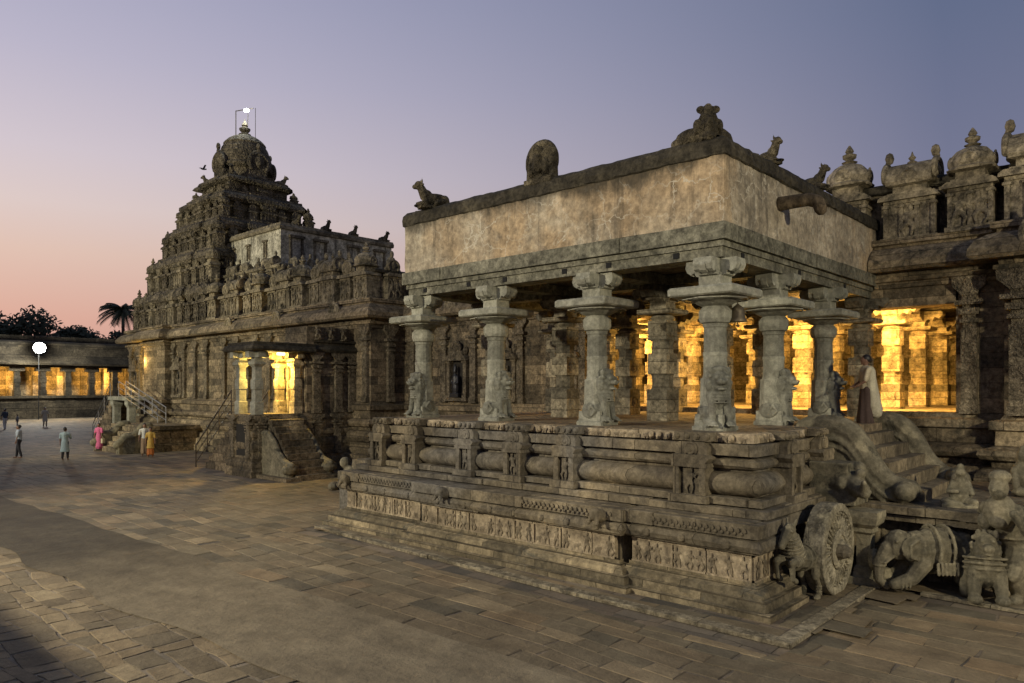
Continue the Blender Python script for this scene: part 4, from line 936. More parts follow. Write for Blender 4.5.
for i, (x, lab) in enumerate(((23.2, 'nearest'), (25.2, 'second'), (27.2, 'third'), (29.6, 'farthest'))):
    link('bull_statue', BULL, None, (x, 38.5, 13.1), -PI/2+RND.uniform(-.3, .3), .7, label=f'{lab} weathered small bull on the parapet of the pale rooftop room', cat='statue', group='stone bulls on the rooftop room')
b = MB(); b.box(-.42, .42, -.2, .2, -.05, .1); b.blob((0, 0, .5), (.46, .16, .52)); b.cap((-.38, 0, .05), (-.34, 0, .5), .1, .12); b.cap((.38, 0, .05), (.34, 0, .5), .1, .12)
b.tube([(math.cos(math.radians(a))*.38, -.0, .52+math.sin(math.radians(a))*.42) for a in range(-20, 201, 20)], .12, 8)
b.blob((0, .17, .45), (.17, .12, .26)); b.blob((0, .2, .76), (.1, .1, .12)); b.blob((-.22, .14, .35), (.07, .08, .2)); b.blob((.22, .14, .35), (.07, .08, .2))
link('niche_statue', bake(b, 'niche_statue', BULLM, .028, 1), None, (12.4, 10.45, 8.12), PI/2, .92, label='round backed figure niche standing midway on the left parapet of the pavilion', cat='statue')
b = MB(); b.blob((.55, 0, .22), (.5, .26, .26)); b.blob((0, .55, .22), (.26, .5, .26)); b.cap((.1, .1, .15), (0, 0, .5), .32, .25); b.blob((-.02, -.02, .6), (.25, .25, .2)); b.blob((-.05, -.05, .76), (.2, .2, .14)); b.blob((.13, -.14, .84), (.13, .13, .1)); b.blob((-.14, .13, .84), (.13, .13, .1)); b.blob((0, 0, .9), .11); b.blob((.2, -.2, .4), (.12, .12, .2)); b.blob((-.2, .2, .4), (.12, .12, .2)); b.cap((-.1, -.1, .1), (-.15, -.15, .5), .14, .1)
b.blob((.9, 0, .14), (.2, .2, .16)); b.blob((0, .95, .14), (.2, .2, .16))
link('corner_statue', bake(b, 'corner_statue', BULLM, .03, 1), None, (12.36, 6.42, 8.12), -.1, .70, label='crowned squat figure with twin bull bodies crouching on the near parapet corner', cat='statue')

# ------------------------------------------------------------------ tower
TW = thing('temple_tower', 'tall stepped pyramid tower crowded with carved miniature shrines and a domed top', 'temple tower', (25, 48.2, 0))
def TB(b, name, m=TOWERM, smooth=False, **t):
    o = b.build(name, m, TW, smooth, **t); o.location = (-25, -48.2, 0); return o
def square(h, bay=0, bw=1.2):
    cx, cy = 25, 48.2
    if not bay: return [(cx+h, cy-h), (cx-h, cy-h), (cx-h, cy+h), (cx+h, cy+h)]
    return [(cx+h, cy-h), (cx+bw, cy-h), (cx+bw, cy-h-bay), (cx-bw, cy-h-bay), (cx-bw, cy-h), (cx-h, cy-h), (cx-h, cy-bw), (cx-h-bay, cy-bw), (cx-h-bay, cy+bw), (cx-h, cy+bw), (cx-h, cy+h), (cx+h, cy+h)]
b = MB(); b.sweep(square(5.6, .5, 1.6), basep, .7, .02, closed=False); TB(b, 'base_moulding', STONE)
b = MB(); b.sweep(square(5.6, .5, 1.6), [(0, 2.9), (0, 6.3)], 1, .01); b.prism(square(5.4), .1, 7.4); TB(b, 'wall', STONE)
b = MB(); b.sweep(square(5.6, .5, 1.6), [(x*1.0, z) for x, z in corn], .6, .02); TB(b, 'cornice', STONE)
for t in (-4.9, -3.4, -1.9, 1.9, 3.4, 4.9):
    on(TW, PIL, 'pilaster', 25-5.6, 48.2+t, 2.94, PI/2); on(TW, PIL, 'pilaster', 25+t, 48.2-5.6, 2.94, PI)
for t in (-2.65, 4.15):
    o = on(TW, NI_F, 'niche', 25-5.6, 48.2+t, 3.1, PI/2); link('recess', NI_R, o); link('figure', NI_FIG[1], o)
tiers = [(7.45, 5.5, 2.6), (9.95, 4.85, 2.45), (12.25, 4.15, 2.25), (14.35, 3.5, 2.05), (16.2, 2.8, 1.5)]
n_ = 0
for i, (z, h, ht) in enumerate(tiers):
    b = MB(); hb = h-.75
    b.sweep(square(hb, .2, hb*.4)+[square(hb, .2, hb*.4)[0]], [(0, z-.3), (0, z+ht*.62), (.3, z+ht*.64), (.48, z+ht*.72), (.42, z+ht*.84), (.1, z+ht*.95), (.1, z+ht*1.0), (-.6, z+ht*1.02)], .5, .03); b.prism(square(hb-.1), z-.2, z+ht*1.01)
    TB(b, 'storey')
    sc = .74*(ht/2.45); m = max(3, int(round(2*h/1.25)))
    for side, rz in (((-1, 0), PI/2), ((0, -1), PI), ((0, 1), 0), ((1, 0), -PI/2)):
        back = side in ((0, 1), (1, 0))
        ks = range(m+1)
        for q in ks:
            if back and (q not in (0, m)) and i < 4: continue
            if side == (0, 1) and q == 0: continue   # that corner already carries a shrine
            t = -h+.35+(2*h-.7)*q/m; corner = q in (0, m); mid = (m % 2 == 0 and q == m//2)
            kk = 0 if corner else (1 if mid or (m % 2 and q in (m//2, m//2+1)) else 2)
            if kk == 1 and not mid: kk = 3
            px = 25+side[0]*(h-.55)+(t if side[0] == 0 else 0); py = 48.2+side[1]*(h-.55)+(t if side[1] == 0 else 0)
            if corner and side in ((0, -1), (1, 0)) and ((q == 0) == (side == (0, -1))): continue
            a, f = (TROOFS if RND.random() < .6 else ROOFS)[kk]; o = on(TW, a, 'miniature_shrine', px, py, z-.02+RND.uniform(-.04, .04), rz, (sc, sc, sc*ht/2.45*1.12)); n_ += 1
            if f and corner: link('finial', f, o)
print('tower shrines', n_)
b = MB(); b.at(25, 48.2, 0); b.lathe([(2.0, 17.5), (2.0, 17.75), (1.6, 17.8), (1.5, 18.2), (1.5, 18.55), (1.8, 18.6), (1.9, 18.7)], 16); TB(b, 'neck')
b = MB(); b.at(25, 48.2, 0); b.lathe([(1.6, 18.6), (1.8, 18.7), (1.85, 18.85), (1.7, 19.0), (1.72, 19.3), (1.68, 19.7), (1.55, 20.1), (1.38, 20.35), (1.42, 20.45), (1.3, 20.6), (1.15, 20.75), (.9, 20.92), (.5, 21.1), (.3, 21.2)], 24)
b.at(); TB(b, 'dome')
for q in range(4):
    b = MB(); b.at(25, 48.2, 0, q*PI/2+.0); b.box(-.65, .65, 1.3, 1.9, 17.7, 18.4); kudu(b, 0, 1.9, 18.3, .66, n=14); b.blob((0, 1.6, 19.0), (.6, .5, .8)); b.blob((0, 1.95, 18.8), (.22, .2, .36)); b.blob((0, 1.9, 19.95), (.15, .15, .25)); b.at(); TB(b, 'gable_arch')
    b = MB(); b.at(25, 48.2, 17.6, q*PI/2+PI/4); b.M = b.M @ Matrix.Translation((2.45, 0, 0)); b.mesh_in(BULL, Matrix.Diagonal((.8, .9, .8, 1))); b.M = Matrix(); TB(b, 'corner_bull')
b = MB(); b.at(25, 48.2, 0); b.lathe([(.3, 21.15), (.42, 21.22), (.2, 21.32), (.36, 21.5), (.38, 21.62), (.15, 21.75), (.22, 21.85), (.18, 21.95), (.05, 22.15), (.02, 22.3)], 12); TB(b, 'finial')
# ------------------------------------------------------------------ small lit entrance porch on the long side of the hall
EP = thing('entrance_porch', 'small lit entrance porch with square posts and steep steps, glowing yellow inside', 'temple porch', (14.5, 27.2, 0))
def put(T, b, name, m, smooth=False, **t):
    o = b.build(name, m, T, smooth, **t); o.location = tuple(-c for c in T.location); return o
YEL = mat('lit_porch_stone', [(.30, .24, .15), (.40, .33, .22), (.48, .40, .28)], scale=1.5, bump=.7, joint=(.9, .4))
ep = [(19.3, 27.2), (14.5, 27.2), (14.5, 28.95), (19.3, 28.95)]
bp = [(a*.3, z*2.5/2.96) for a, z in basep]
b = MB(); b.sweep(ep, bp, .4, .012); b.box(14.6, 19.3, 27.3, 28.85, 0, 2.5); put(EP, b, 'base', STONE)
for x, y, rz in ((14.75, 27.12, PI), (14.42, 27.4, PI/2), (14.42, 28.7, PI/2), (17.3, 27.12, PI), (18.3, 27.12, PI)): on(EP, PIL, 'base_pilaster', x, y, .75, rz, (.9, .8, .5))
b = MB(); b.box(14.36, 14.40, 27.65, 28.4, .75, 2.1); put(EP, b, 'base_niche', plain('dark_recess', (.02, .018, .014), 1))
b = MB(); b.box(16.9, 19.3, 27.25, 28.95, 2.5, 6.18); put(EP, b, 'wall', STONE)
b = MB(); b.sweep([(19.3, 27.25), (17.2, 27.25)], [(0, 5.05), (.22, 5.08), (.28, 5.2), (.16, 5.34), (.05, 5.4), (.05, 5.5), (.14, 5.52), (.14, 5.62), (.0, 5.64)], .4, .015); put(EP, b, 'cornice', COPING)
for x in (17.35, 18.0, 18.65): on(EP, NI_FIG[int(x*3) % 3], 'figure', x, 27.22, 5.62, PI, (.5, .8, .45))
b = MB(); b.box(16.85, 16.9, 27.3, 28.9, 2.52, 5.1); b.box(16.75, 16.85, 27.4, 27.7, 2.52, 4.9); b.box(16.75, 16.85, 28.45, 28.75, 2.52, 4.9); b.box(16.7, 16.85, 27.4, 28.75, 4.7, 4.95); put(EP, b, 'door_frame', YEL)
b = MB(); b.box(16.83, 16.847, 27.75, 28.4, 2.55, 4.6); put(EP, b, 'door', mat('door_wood', [(.10, .05, .02), (.16, .08, .03)], bump=.5))
for x, y in ((14.75, 27.45), (14.75, 28.75), (16.5, 27.45), (16.5, 28.75)):
    b = MB(); b.at(x, y, 2.49); b.sqlathe([(.19, 0), (.19, .5), (.15, .54), (.15, 1.0), (.18, 1.04), (.18, 1.4), (.14, 1.45), (.14, 1.9), (.2, 1.98), (.25, 2.02), (.25, 2.12), (.16, 2.2), (.16, 2.3)]); b.box(-.42, .42, -.15, .15, 2.3, 2.55); b.box(-.15, .15, -.42, .42, 2.3, 2.545); b.at()
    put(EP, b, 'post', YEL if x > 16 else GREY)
b = MB(); b.sweep([(17.1, 27.0), (14.4, 27.0), (14.4, 29.1), (17.1, 29.1)], [(-.3, 5.02), (.06, 5.02), (.16, 5.05), (.2, 5.12), (.14, 5.25), (.05, 5.3), (.05, 5.4), (.0, 5.41), (-.1, 5.42)], .5, .02); b.box(14.38, 17.1, 26.98, 29.12, 5.04, 5.4); put(EP, b, 'roof', COPING)
for x in (17.3, 18.4, 19.1): on(EP, PIL, 'pilaster', x, 27.22, 2.5, PI, (1, 1, .78))
for i in range(9):
    b = MB(); y1 = 26.9-i*.24; z1 = 2.28-i*.26; b.box(15.0, 16.4, y1-.22, y1+.26, max(0, z1-.5), z1, .006); put(EP, b, 'step', STONE)
def sbal(T, x0, x1, yt, yb, zt, m=STATUE, name='balustrade', vox=.045):
    L = yt-yb; top = [(yt, zt), (yt-L*.25, zt*.99), (yt-L*.42, zt*.82), (yt-L*.58, zt*.58), (yt-L*.75, zt*.42), (yt-L*.9, zt*.36), (yb, zt*.34)]
    b = MB(); poly = top+[(yb, 0), (yt, 0)]; n = len(poly)
    b.add([(x0, y, z) for y, z in poly]+[(x1, y, z) for y, z in poly], [tuple(range(n)), tuple(range(2*n-1, n-1, -1))]+[(i, n+i, n+(i+1) % n, (i+1) % n) for i in range(n)])
    b.tube([((x0+x1)/2, y, z) for y, z in top], (x1-x0)*.62, 8); b.cap((x0, yb+.08, zt*.25), (x1, yb+.08, zt*.25), zt*.13, zt*.13)
    me = bake(b, name, m, vox, 1); o = link(name, me, T); o.location = tuple(-c for c in T.location); return o
sbal(EP, 14.72, 14.95, 27.2, 25.0, 1.75, vox=.035); sbal(EP, 16.45, 16.68, 27.2, 25.0, 1.75, vox=.035)
b = MB(); b.box(14.45, 16.95, 24.7, 27.2, 0, .14); put(EP, b, 'plinth_slab', STONE)
METAL = plain('dark_steel_tube', (.09, .075, .06), .45, .7); STEEL = plain('bright_steel_tube', (.30, .30, .30), .4, .7)
def rail(name, label, pts, h, m, group=None, r=.03, mid=2):
    t = thing(name, label, 'handrail', pts[0], 0, group); o_ = Vector(pts[0])
    P_ = [Vector(p)-o_ for p in pts]
    for k in range(mid+1):
        b = MB(); b.tube([(p.x, p.y, p.z+h*(1-k*.4)) for p in P_], r if k == 0 else r*.6, 6); b.build('rail', m, t)
    for i in range(len(P_)-1):
        n = max(1, int((P_[i+1]-P_[i]).length/1.1))
        for q in range(n+1):
            p = P_[i].lerp(P_[i+1], q/n); b = MB(); b.cap(p, p+Vector((0, 0, h)), r*.9, r*.9, 6); b.build('post', m, t)
    return t
rail('handrail', 'rusty tube handrail beside the small glowing porch, nearer the yard', [(14.5, 29.1, 2.5), (14.5, 32.4, .05)], .95, METAL, 'handrails of the side steps')
rail('handrail', 'rusty tube handrail behind the small glowing porch, nearer the hall wall', [(16.2, 29.1, 2.5), (16.2, 32.4, .05)], .95, METAL, 'handrails of the side steps')
for i in range(8):
    b = MB(); b.box(14.7, 16.1, 29.0+i*.36, 29.38+i*.36, 0, 2.3-i*.29, .006); put(EP, b, 'rear_step', STONE)
b = MB(); b.lathe([(.16, 0), (.18, .06), (.1, .14), (.03, .16)], 8); b.build('rail_foot', METAL, None)
bpy.data.objects.remove(bpy.data.objects['rail_foot'])

# ------------------------------------------------------------------ low platform with scroll balustrades before the tower
LP = thing('stone_platform', 'low dark stone platform with curling balustrades at the foot of the tower', 'platform', (16, 41.5, 0))
b = MB(); b.blocks([(19.0, 41.5), (16.0, 41.5), (16.0, 47)], -.5, 0, 0, .45, 1.0, .015); b.blocks([(19.0, 41.5), (16.0, 41.5), (16.0, 47)], -.5, -.05, .46, 1.2, 1.3, .015); b.blocks([(19.0, 41.5), (16.0, 41.5), (16.0, 47)], -.7, .06, 1.21, 1.45, 1.4, .015); b.box(16.2, 19.4, 41.8, 47, 0, 1.43); put(LP, b, 'block_wall', STONE)
def xbal(y0, y1, xt, xb, zt):
    L = xt-xb; top = [(xt, zt), (xt-L*.2, zt*.97), (xt-L*.4, zt*.7), (xt-L*.55, zt*.62), (xt-L*.75, zt*.62), (xt-L*.9, zt*.4), (xb, zt*.34)]
    b = MB(); poly = top+[(xb, 0), (xt, 0)]; n = len(poly)
    b.add([(x, y0, z) for x, z in poly]+[(x, y1, z) for x, z in poly], [tuple(range(n)), tuple(range(2*n-1, n-1, -1))]+[(i, n+i, n+(i+1) % n, (i+1) % n) for i in range(n)])
    b.tube([(x, (y0+y1)/2, z) for x, z in top], (y1-y0)*.6, 8)
    o = link('balustrade', bake(b, 'xbal', STATUE, .05, 1), LP); o.location = (-16, -41.5, 0)
xbal(41.6, 42.0, 16.1, 14.5, 1.45); xbal(44.8, 45.2, 16.1, 14.4, 1.45)
for i in range(5):
    b = MB(); b.box(14.7+i*.27, 15.0+i*.27, 42.05, 44.75, 0, .28+i*.27, .006); put(LP, b, 'step', STONE)
for j, (y, nm) in enumerate(((44.2, 'nearer of the two'), (45.4, 'farther of the two'))):
    rail('handrail', f'{nm} bright steel stair rails in front of the tower', [(17.0, y+3.4, 3.0), (18.0, y, 1.45)], .95, STEEL, 'steel stair rails before the tower')
FP = thing('stair_landing', 'raised stone landing on square posts with steps, beside the tower base', 'landing', (17.5, 48.5, 0))
for x, y in ((17.7, 48.7), (19.2, 48.7), (17.7, 51.2), (19.2, 51.2)):
    b = MB(); b.at(x, y, 0); b.sqlathe([(.3, 0), (.3, .3), (.2, .35), (.2, 2.3), (.3, 2.5), (.3, 2.75)]); b.at(); put(FP, b, 'post', GREY)
b = MB(); b.blocks([(19.5, 48.4), (17.4, 48.4), (17.4, 51.6)], -1.2, .1, 2.75, 3.0, 1.1, .01); b.box(17.5, 19.6, 48.5, 51.5, 2.76, 2.99); put(FP, b, 'slab', GREY)
for i in range(8):
    b = MB(); b.box(17.5, 19.2, 51.6+i*.4, 52.05+i*.4, 0, 2.7-i*.33, .006); put(FP, b, 'step', STONE)
rail('handrail', 'steel rail on the steps going down from the raised landing', [(17.5, 51.7, 2.9), (17.5, 55, .1)], .95, STEEL)
# far wall lit from a doorway lamp by the tower
# ------------------------------------------------------------------ cloister round the yard
CL = thing('cloister', 'long low cloister with square pillars, lit orange inside, closing the far end of the yard', 'cloister', (8, 96, 0))
CW = mat('cloister_wall_stone', [(.24, .19, .13), (.33, .27, .19), (.40, .33, .24)], scale=1, bump=.7, joint=(1.6, .55))
b = MB(); b.box(8, 62, 96, 104, 0, 2.6); b.sweep([(62, 96), (8, 96)], [(.6, 0), (.6, .5), (.4, .55), (.3, 1.6), (.5, 1.7), (.5, 2.0), (.2, 2.1), (.2, 2.4), (.35, 2.45), (.3, 2.62)][:0] or [(0, 0), (0, 1)], 2, 0)
b.blocks([(62, 95.9), (8, 95.9)], -.3, .3, 0, 1.2, 2, .02); b.blocks([(62, 95.9), (8, 95.9)], -.3, .15, 1.22, 2.3, 2, .02); b.blocks([(62, 95.9), (8, 95.9)], -.3, .4, 2.32, 2.62, 2.4, .02); put(CL, b, 'base', FARROOF)
b = MB(); b.box(8, 62, 100.5, 101, 2.6, 6.2); put(CL, b, 'back_wall', CW)
for i in range(18):
    x = 15.2+i*2.55
    b = MB(); b.at(x, 96.3, 2.6); b.sqlathe([(.34, 0), (.34, .6), (.27, .68), (.27, 1.4), (.33, 1.5), (.33, 2.1), (.27, 2.2), (.27, 2.7), (.36, 2.8)]); b.box(-.75, .75, -.3, .3, 2.8, 3.25); b.at(); put(CL, b, 'pillar', FARROOF)
    b = MB(); b.at(x, 99.2, 2.6); b.sqlathe([(.3, 0), (.3, 3.4)]); b.at(); put(CL, b, 'inner_pillar', CW)
b = MB(); b.blocks([(62, 96), (8, 96)], -.8, .2, 5.85, 6.3, 2.6, .02); b.box(8, 62, 96.2, 101, 6.0, 6.3); put(CL, b, 'beam', FARROOF)
b = MB(); b.sweep([(62, 96), (8, 96)], [(-.5, 6.3), (1.1, 6.1), (1.2, 6.3), (.3, 7.0), (.25, 7.2), (.1, 7.25), (.1, 8.3), (.3, 8.35), (.3, 8.6), (0, 8.8), (-3, 9.0), (-3, 9.6), (-8, 9.9)], 2, .04); put(CL, b, 'roof', FARROOF)
for i, x in enumerate((21.5, 27, 32.5, 39)): lamp('cloister_light', 'POINT', (x, 98.0, 4.6), 700, ORANGE, .2)

# ------------------------------------------------------------------ trees beyond the cloister
LEAF = plain('dusk_foliage', (.045, .055, .028), .8, nz=.4); BARK = plain('bark', (.09, .065, .045), .9)
def tree(x, y, h, rad, seed, label, lumps=9, n=2600):
    r = random.Random(seed); t = thing('tree', label, 'tree', (x, y, 0), 0, 'trees beyond the cloister')
    b = MB(); b.tube([(0, 0, 0), (.1, .1, h*.3), (.3, 0, h*.55), (.2, .2, h*.8)], [.5, .4, .3, .12], 8); cs = []
    for k in range(lumps):
        a = r.uniform(0, 2*PI); q = r.uniform(.2, .8)*rad; c = Vector((math.cos(a)*q, math.sin(a)*q, h*r.uniform(.55, .9))); cs.append((c, rad*r.uniform(.25, .48)))
        b.tube([(.2, 0, h*.45), c*.6+Vector((0, 0, h*.2)), c], [.2, .12, .05], 6)
    b.build('trunk', BARK, t)
    vs = []; fs = []
    for k in range(n):
        c, R = cs[r.randrange(len(cs))]; d = Vector((r.gauss(0, 1), r.gauss(0, 1), r.gauss(0, .75))).normalized()*R*r.uniform(.55, 1.12); p = c+d
        u = Vector((r.gauss(0, 1), r.gauss(0, 1), r.gauss(0, 1))).normalized(); v = u.orthogonal().normalized(); s_ = r.uniform(.25, .55); k0 = len(vs)
        vs += [p+u*s_, p+v*s_*.5, p-u*s_, p-v*s_*.5]; fs.append((k0, k0+1, k0+2, k0+3))
    b = MB(); b.add(vs, fs); me = bpy.data.meshes.new('crown'); me.from_pydata(b.v, [], b.f); me.materials.append(LEAF); link('crown', me, t)
def at_px(px, Y, z):  # helper: ground position of a picture column at distance Y along the camera axis
    x = (px-512)/730*Y; return (x*.6754+Y*.7375, -x*.7375+Y*.6754, z)
for i, (px, d, h, rad, lab) in enumerate(((-12, 120, 15.5, 6, 'dense rounded tree crown at the left edge beyond the cloister'), (28, 118, 16.6, 6.5, 'tallest broad tree crown rising above the cloister behind the floodlight'), (62, 128, 14.6, 5, 'low tree crown beyond the cloister between the broad tree and the palm'), (100, 132, 14.8, 5.5, 'wide low tree crown just left of the palm, beyond the cloister'), (152, 135, 14.5, 6, 'tree crown beyond the cloister just behind the tower edge'), (5, 140, 13.6, 8, 'far low tree mass under the broad crown beyond the cloister'), (82, 145, 14.0, 7, 'far low tree mass behind the gap beside the palm'))):
    x, y, _ = at_px(px, d, 0); tree(x, y, h, rad, 40+i, lab, 10, 3600)
x, y, _ = at_px(123, 112, 0)
PT = thing('palm_tree', 'palm tree with drooping fronds rising beyond the cloister beside the tower', 'palm', (x, y, 0))
b = MB(); b.tube([(0, 0, 0), (.2, 0, 5), (.1, .2, 10), (0, 0, 15.2)], [.35, .28, .24, .22], 8); b.build('trunk', BARK, PT)
r = random.Random(5)
for k in range(34):
    a = 2*PI*k/34+r.uniform(-.15, .15); el = r.uniform(-.2, 1.25); L = r.uniform(3.0, 3.9); b = MB(); pts = []
    for q in range(9):
        s_ = q/8*L; pts.append(Vector((math.cos(a)*s_*math.cos(el*(1-q/14)), math.sin(a)*s_*math.cos(el*(1-q/14)), 15.2+math.sin(el)*s_-.2*s_*s_)))
    b.tube([tuple(p) for p in pts], .03, 4); side = Vector((-math.sin(a), math.cos(a), 0))
    for q in range(1, 9):
        for w in range(3):
            p = pts[q-1].lerp(pts[q], w/3); d = (pts[q]-pts[q-1]).normalized()
            for s_ in (-1, 1):
                tip = p+side*s_*(.85-.05*q)+d*.4+Vector((0, 0, -.45)); b.add([p, p+d*.2, tip], [(0, 1, 2)])
    me = bpy.data.meshes.new('frond'); me.from_pydata(b.v, [], b.f); me.materials.append(LEAF); link('frond', me, PT)

# ------------------------------------------------------------------ stone animals and figures by the wheel and landing
STG = 'carved stone figures under the stair landing'
def patterned_horse():
    b = MB()   # faces +x, front legs lifted
    b.cap((-.32, 0, .80), (.22, 0, .88), .23, .22); b.blob((-.36, 0, .80), (.24, .21, .25)); b.blob((.24, 0, .88), (.21, .2, .26))
    b.cap((.28, 0, .98), (.40, 0, 1.34), .2, .13); b.blob((.42, 0, 1.44), (.13, .12, .13)); b.cap((.46, 0, 1.44), (.70, 0, 1.20), .115, .075); b.blob((.72, 0, 1.17), (.08, .075, .07))
    for s in (-1, 1):
        b.cap((.38, s*.07, 1.52), (.34, s*.09, 1.63), .035, .015); b.blob((.53, s*.1, 1.43), (.035, .03, .03)); b.blob((.74, s*.045, 1.2), .02)
        b.cap((.3, s*.13, .84), (.62, s*.15, .86), .11, .075); b.cap((.62, s*.15, .86), (.58, s*.15, .56), .065, .045); b.cap((.58, s*.15, .56), (.48, s*.15, .50), .05, .06)
        b.cap((-.38, s*.13, .76), (-.30, s*.15, .46), .15, .085); b.cap((-.30, s*.15, .46), (-.44, s*.15, .26), .07, .055); b.cap((-.44, s*.15, .26), (-.40, s*.15, .07), .055, .055); b.blob((-.36, s*.15, .04), (.11, .075, .05))
        for k in range(4): b.tube([(-.43+.065*math.cos(t), s*.15+.065*math.sin(t), .10+.05*k) for t in [2*PI*q/8 for q in range(9)]], .013, 5)
        for k in range(3): b.tube([(.36+.07*k, s*.15+.1*math.sin(t), .85+.1*math.cos(t)) for t in [2*PI*q/10 for q in range(11)]], .014, 5)
    for k in range(7):
        c = Vector((.27+.02*k, 0, .94+.06*k)); R = .225-.012*k
        b.tube([c+Vector((R*math.cos(t)*.95, R*math.sin(t), -R*math.cos(t)*.35)) for t in [2*PI*q/16 for q in range(17)]], .015, 5)
    for x in (-.02, -.16): b.tube([(x, .235*math.sin(t), .84+.245*math.cos(t)) for t in [2*PI*q/14 for q in range(15)]], .018, 6)
    for k in range(9): b.blob((.36-.02*k-.0, 0, 1.5-.055*k), (.05, .04, .045), n=6, m=4)
    b.tube([(-.54, 0, .9), (-.66, 0, .75), (-.64, 0, .4)], [.06, .07, .05])
    return bake(b, 'stone_horse', STATUE, .0145, 1)
HORSE = patterned_horse()
link('horse_statue', HORSE, None, (12.13, 4.64, .05), PI-.10, .86, label='carved stone horse with ringed collar rearing between the plinth corner and the wheel', cat='statue')
def elephant():
    b = MB()   # faces +x, kneeling run
    b.blob((0, 0, .82), (.62, .36, .42)); b.blob((-.42, 0, .75), (.36, .36, .42)); b.blob((.42, 0, .8), (.32, .34, .38)); b.blob((.78, 0, .9), (.28, .26, .3))
    b.tube([(.98, 0, .85), (1.15, 0, .55), (1.18, .05, .25), (1.05, .08, .12)], [.15, .12, .09, .07], 8)
    for s in (-1, 1):
        b.blob((.66, s*.27, .88), (.2, .05, .24)); b.cap((.92, s*.12, .72), (1.12, s*.15, .58), .04, .025)
        b.cap((.4, s*.2, .6), (.66, s*.24, .3), .18, .14); b.cap((.66, s*.24, .3), (.98, s*.24, .2), .14, .11)
        b.cap((-.45, s*.2, .6), (-.32, s*.24, .3), .19, .15); b.cap((-.32, s*.24, .3), (-.62, s*.24, .12), .14, .12)
    for t in (0, .22): b.tube([(-.1+t*1.2, .40*math.sin(a), .82+.46*math.cos(a)) for a in [2*PI*q/14 for q in range(15)]], .035, 6)
    for q in range(6):
        for s in (-1, 1): b.cap((-.14+q*.075, s*.40, .62), (-.14+q*.075, s*.41, .42), .03, .035, 6)
    for q in range(5):
        for w in range(4): b.blob((-.12+q*.09, -.385, .68+w*.1), (.03, .02, .035), n=6, m=4)
    for s in (-1, 1):
        b.blob((.92, s*.2, 1.0), (.035, .03, .03)); b.tube([(.55, s*.3, 1.05), (.72, s*.34, .95), (.7, s*.32, .72), (.58, s*.3, .68)], .03, 5)
        for k in range(3): b.tube([(.74+.07*k, s*.24+.125*math.sin(t), .21+.125*math.cos(t)) for t in [2*PI*q/10 for q in range(11)]], .016, 5)
    for k in range(7): b.tube([Vector((.98, 0, .85)).lerp(Vector((1.15, 0, .5)), k/6)+Vector((.13*math.cos(t), .13*math.sin(t), .02)) for t in [2*PI*q/10 for q in range(11)]], .012, 5)
    for q in range(12): b.blob((.62+.03*math.cos(q), -.33+.0*q, .62+.035*q), (.02, .02, .02), n=5, m=4)
    return bake(b, 'stone_elephant', STATUE, .018, 1)
ELE = elephant()
link('elephant_statue', ELE, None, (14.42, 3.12, .04), PI*.74, .90, label='carved stone elephant with fringed saddlecloth striding under the stair landing', cat='statue', group=STG)
b = MB()   # squat caparisoned beast seen from the front
b.blob((0, 0, .55), (.30, .34, .36)); b.blob((0, .1, .85), (.24, .22, .2)); b.blob((.02, .2, 1.0), (.16, .16, .18)); b.blob((.02, .36, .94), (.1, .12, .08)); b.blob((.02, .36, .85), (.08, .1, .03)); b.blob((-.06, .33, 1.06), .03); b.blob((.1, .33, 1.06), .03); [b.blob((.02+.2*math.cos(q*.5), .16, .98+.22*math.sin(q*.5)), .045, n=6, m=4) for q in range(13)]
for s in (-1, 1): b.cap((s*.18, .15, .5), (s*.2, .25, .16), .13, .10); b.blob((s*.2, .32, .08), (.12, .16, .09)); b.cap((s*.2, -.15, .4), (s*.26, .0, .12), .15, .12); b.blob((s*.13, .18, 1.15), (.05, .05, .09))
for k in range(3): b.tube([(.31*math.sin(t), .02+.3*math.cos(t), .72-.09*k+.05*math.cos(t)) for t in [2*PI*q/14 for q in range(15)]], .028, 6)
link('beast_statue', bake(b, 'stone_beast', STATUE, .017, 1), None, (14.35, 2.42, .04), PI*.62, .98, label='squat stone beast with beaded collars crouching in front of the landing edge', cat='statue', group=STG)
b = MB()   # leaning heavy figure
b.cap((0, 0, .85), (.05, .25, 1.25), .2, .24); b.blob((.02, .4, 1.32), (.24, .2, .24)); b.blob((.0, .5, 1.66), (.13, .15, .17)); b.blob((0, .46, 1.82), (.15, .16, .1)); b.blob((0, .64, 1.64), .035)
b.cap((.2, .35, 1.35), (.42, .0, 1.22), .11, .09); b.cap((.42, 0, 1.22), (.72, -.45, .9), .09, .06); b.blob((.78, -.52, .85), (.08, .09, .06))
b.cap((-.2, .38, 1.35), (-.38, .55, 1.1), .1, .08); b.cap((-.38, .55, 1.1), (-.28, .72, 1.35), .07, .06); b.blob((0, .5, 1.2), (.14, .12, .12)); b.blob((.2, .42, 1.16), (.12, .12, .13))
b.cap((-.02, -.05, .8), (-.1, .3, .45), .2, .14); b.cap((-.1, .3, .45), (-.1, .1, .1), .12, .1); b.cap((.1, -.1, .8), (.3, -.45, .45), .19, .13); b.cap((.3, -.45, .45), (.42, -.75, .1), .12, .08); b.blob((.45, -.65, .06), (.1, .2, .07)); b.blob((-.1, .25, .06), (.1, .2, .07))
for k in range(2): b.tube([(.06+.23*math.sin(t), .1+.22*math.cos(t), .93+.05*k) for t in [2*PI*q/12 for q in range(13)]], .025, 6)
link('figure_statue', bake(b, 'stone_figure', STATUE, .018, 1), None, (14.75, 2.05, .02), PI*.42, 1.16, label='heavy stone figure leaning against the landing with one leg stretched out', cat='statue', group=STG)
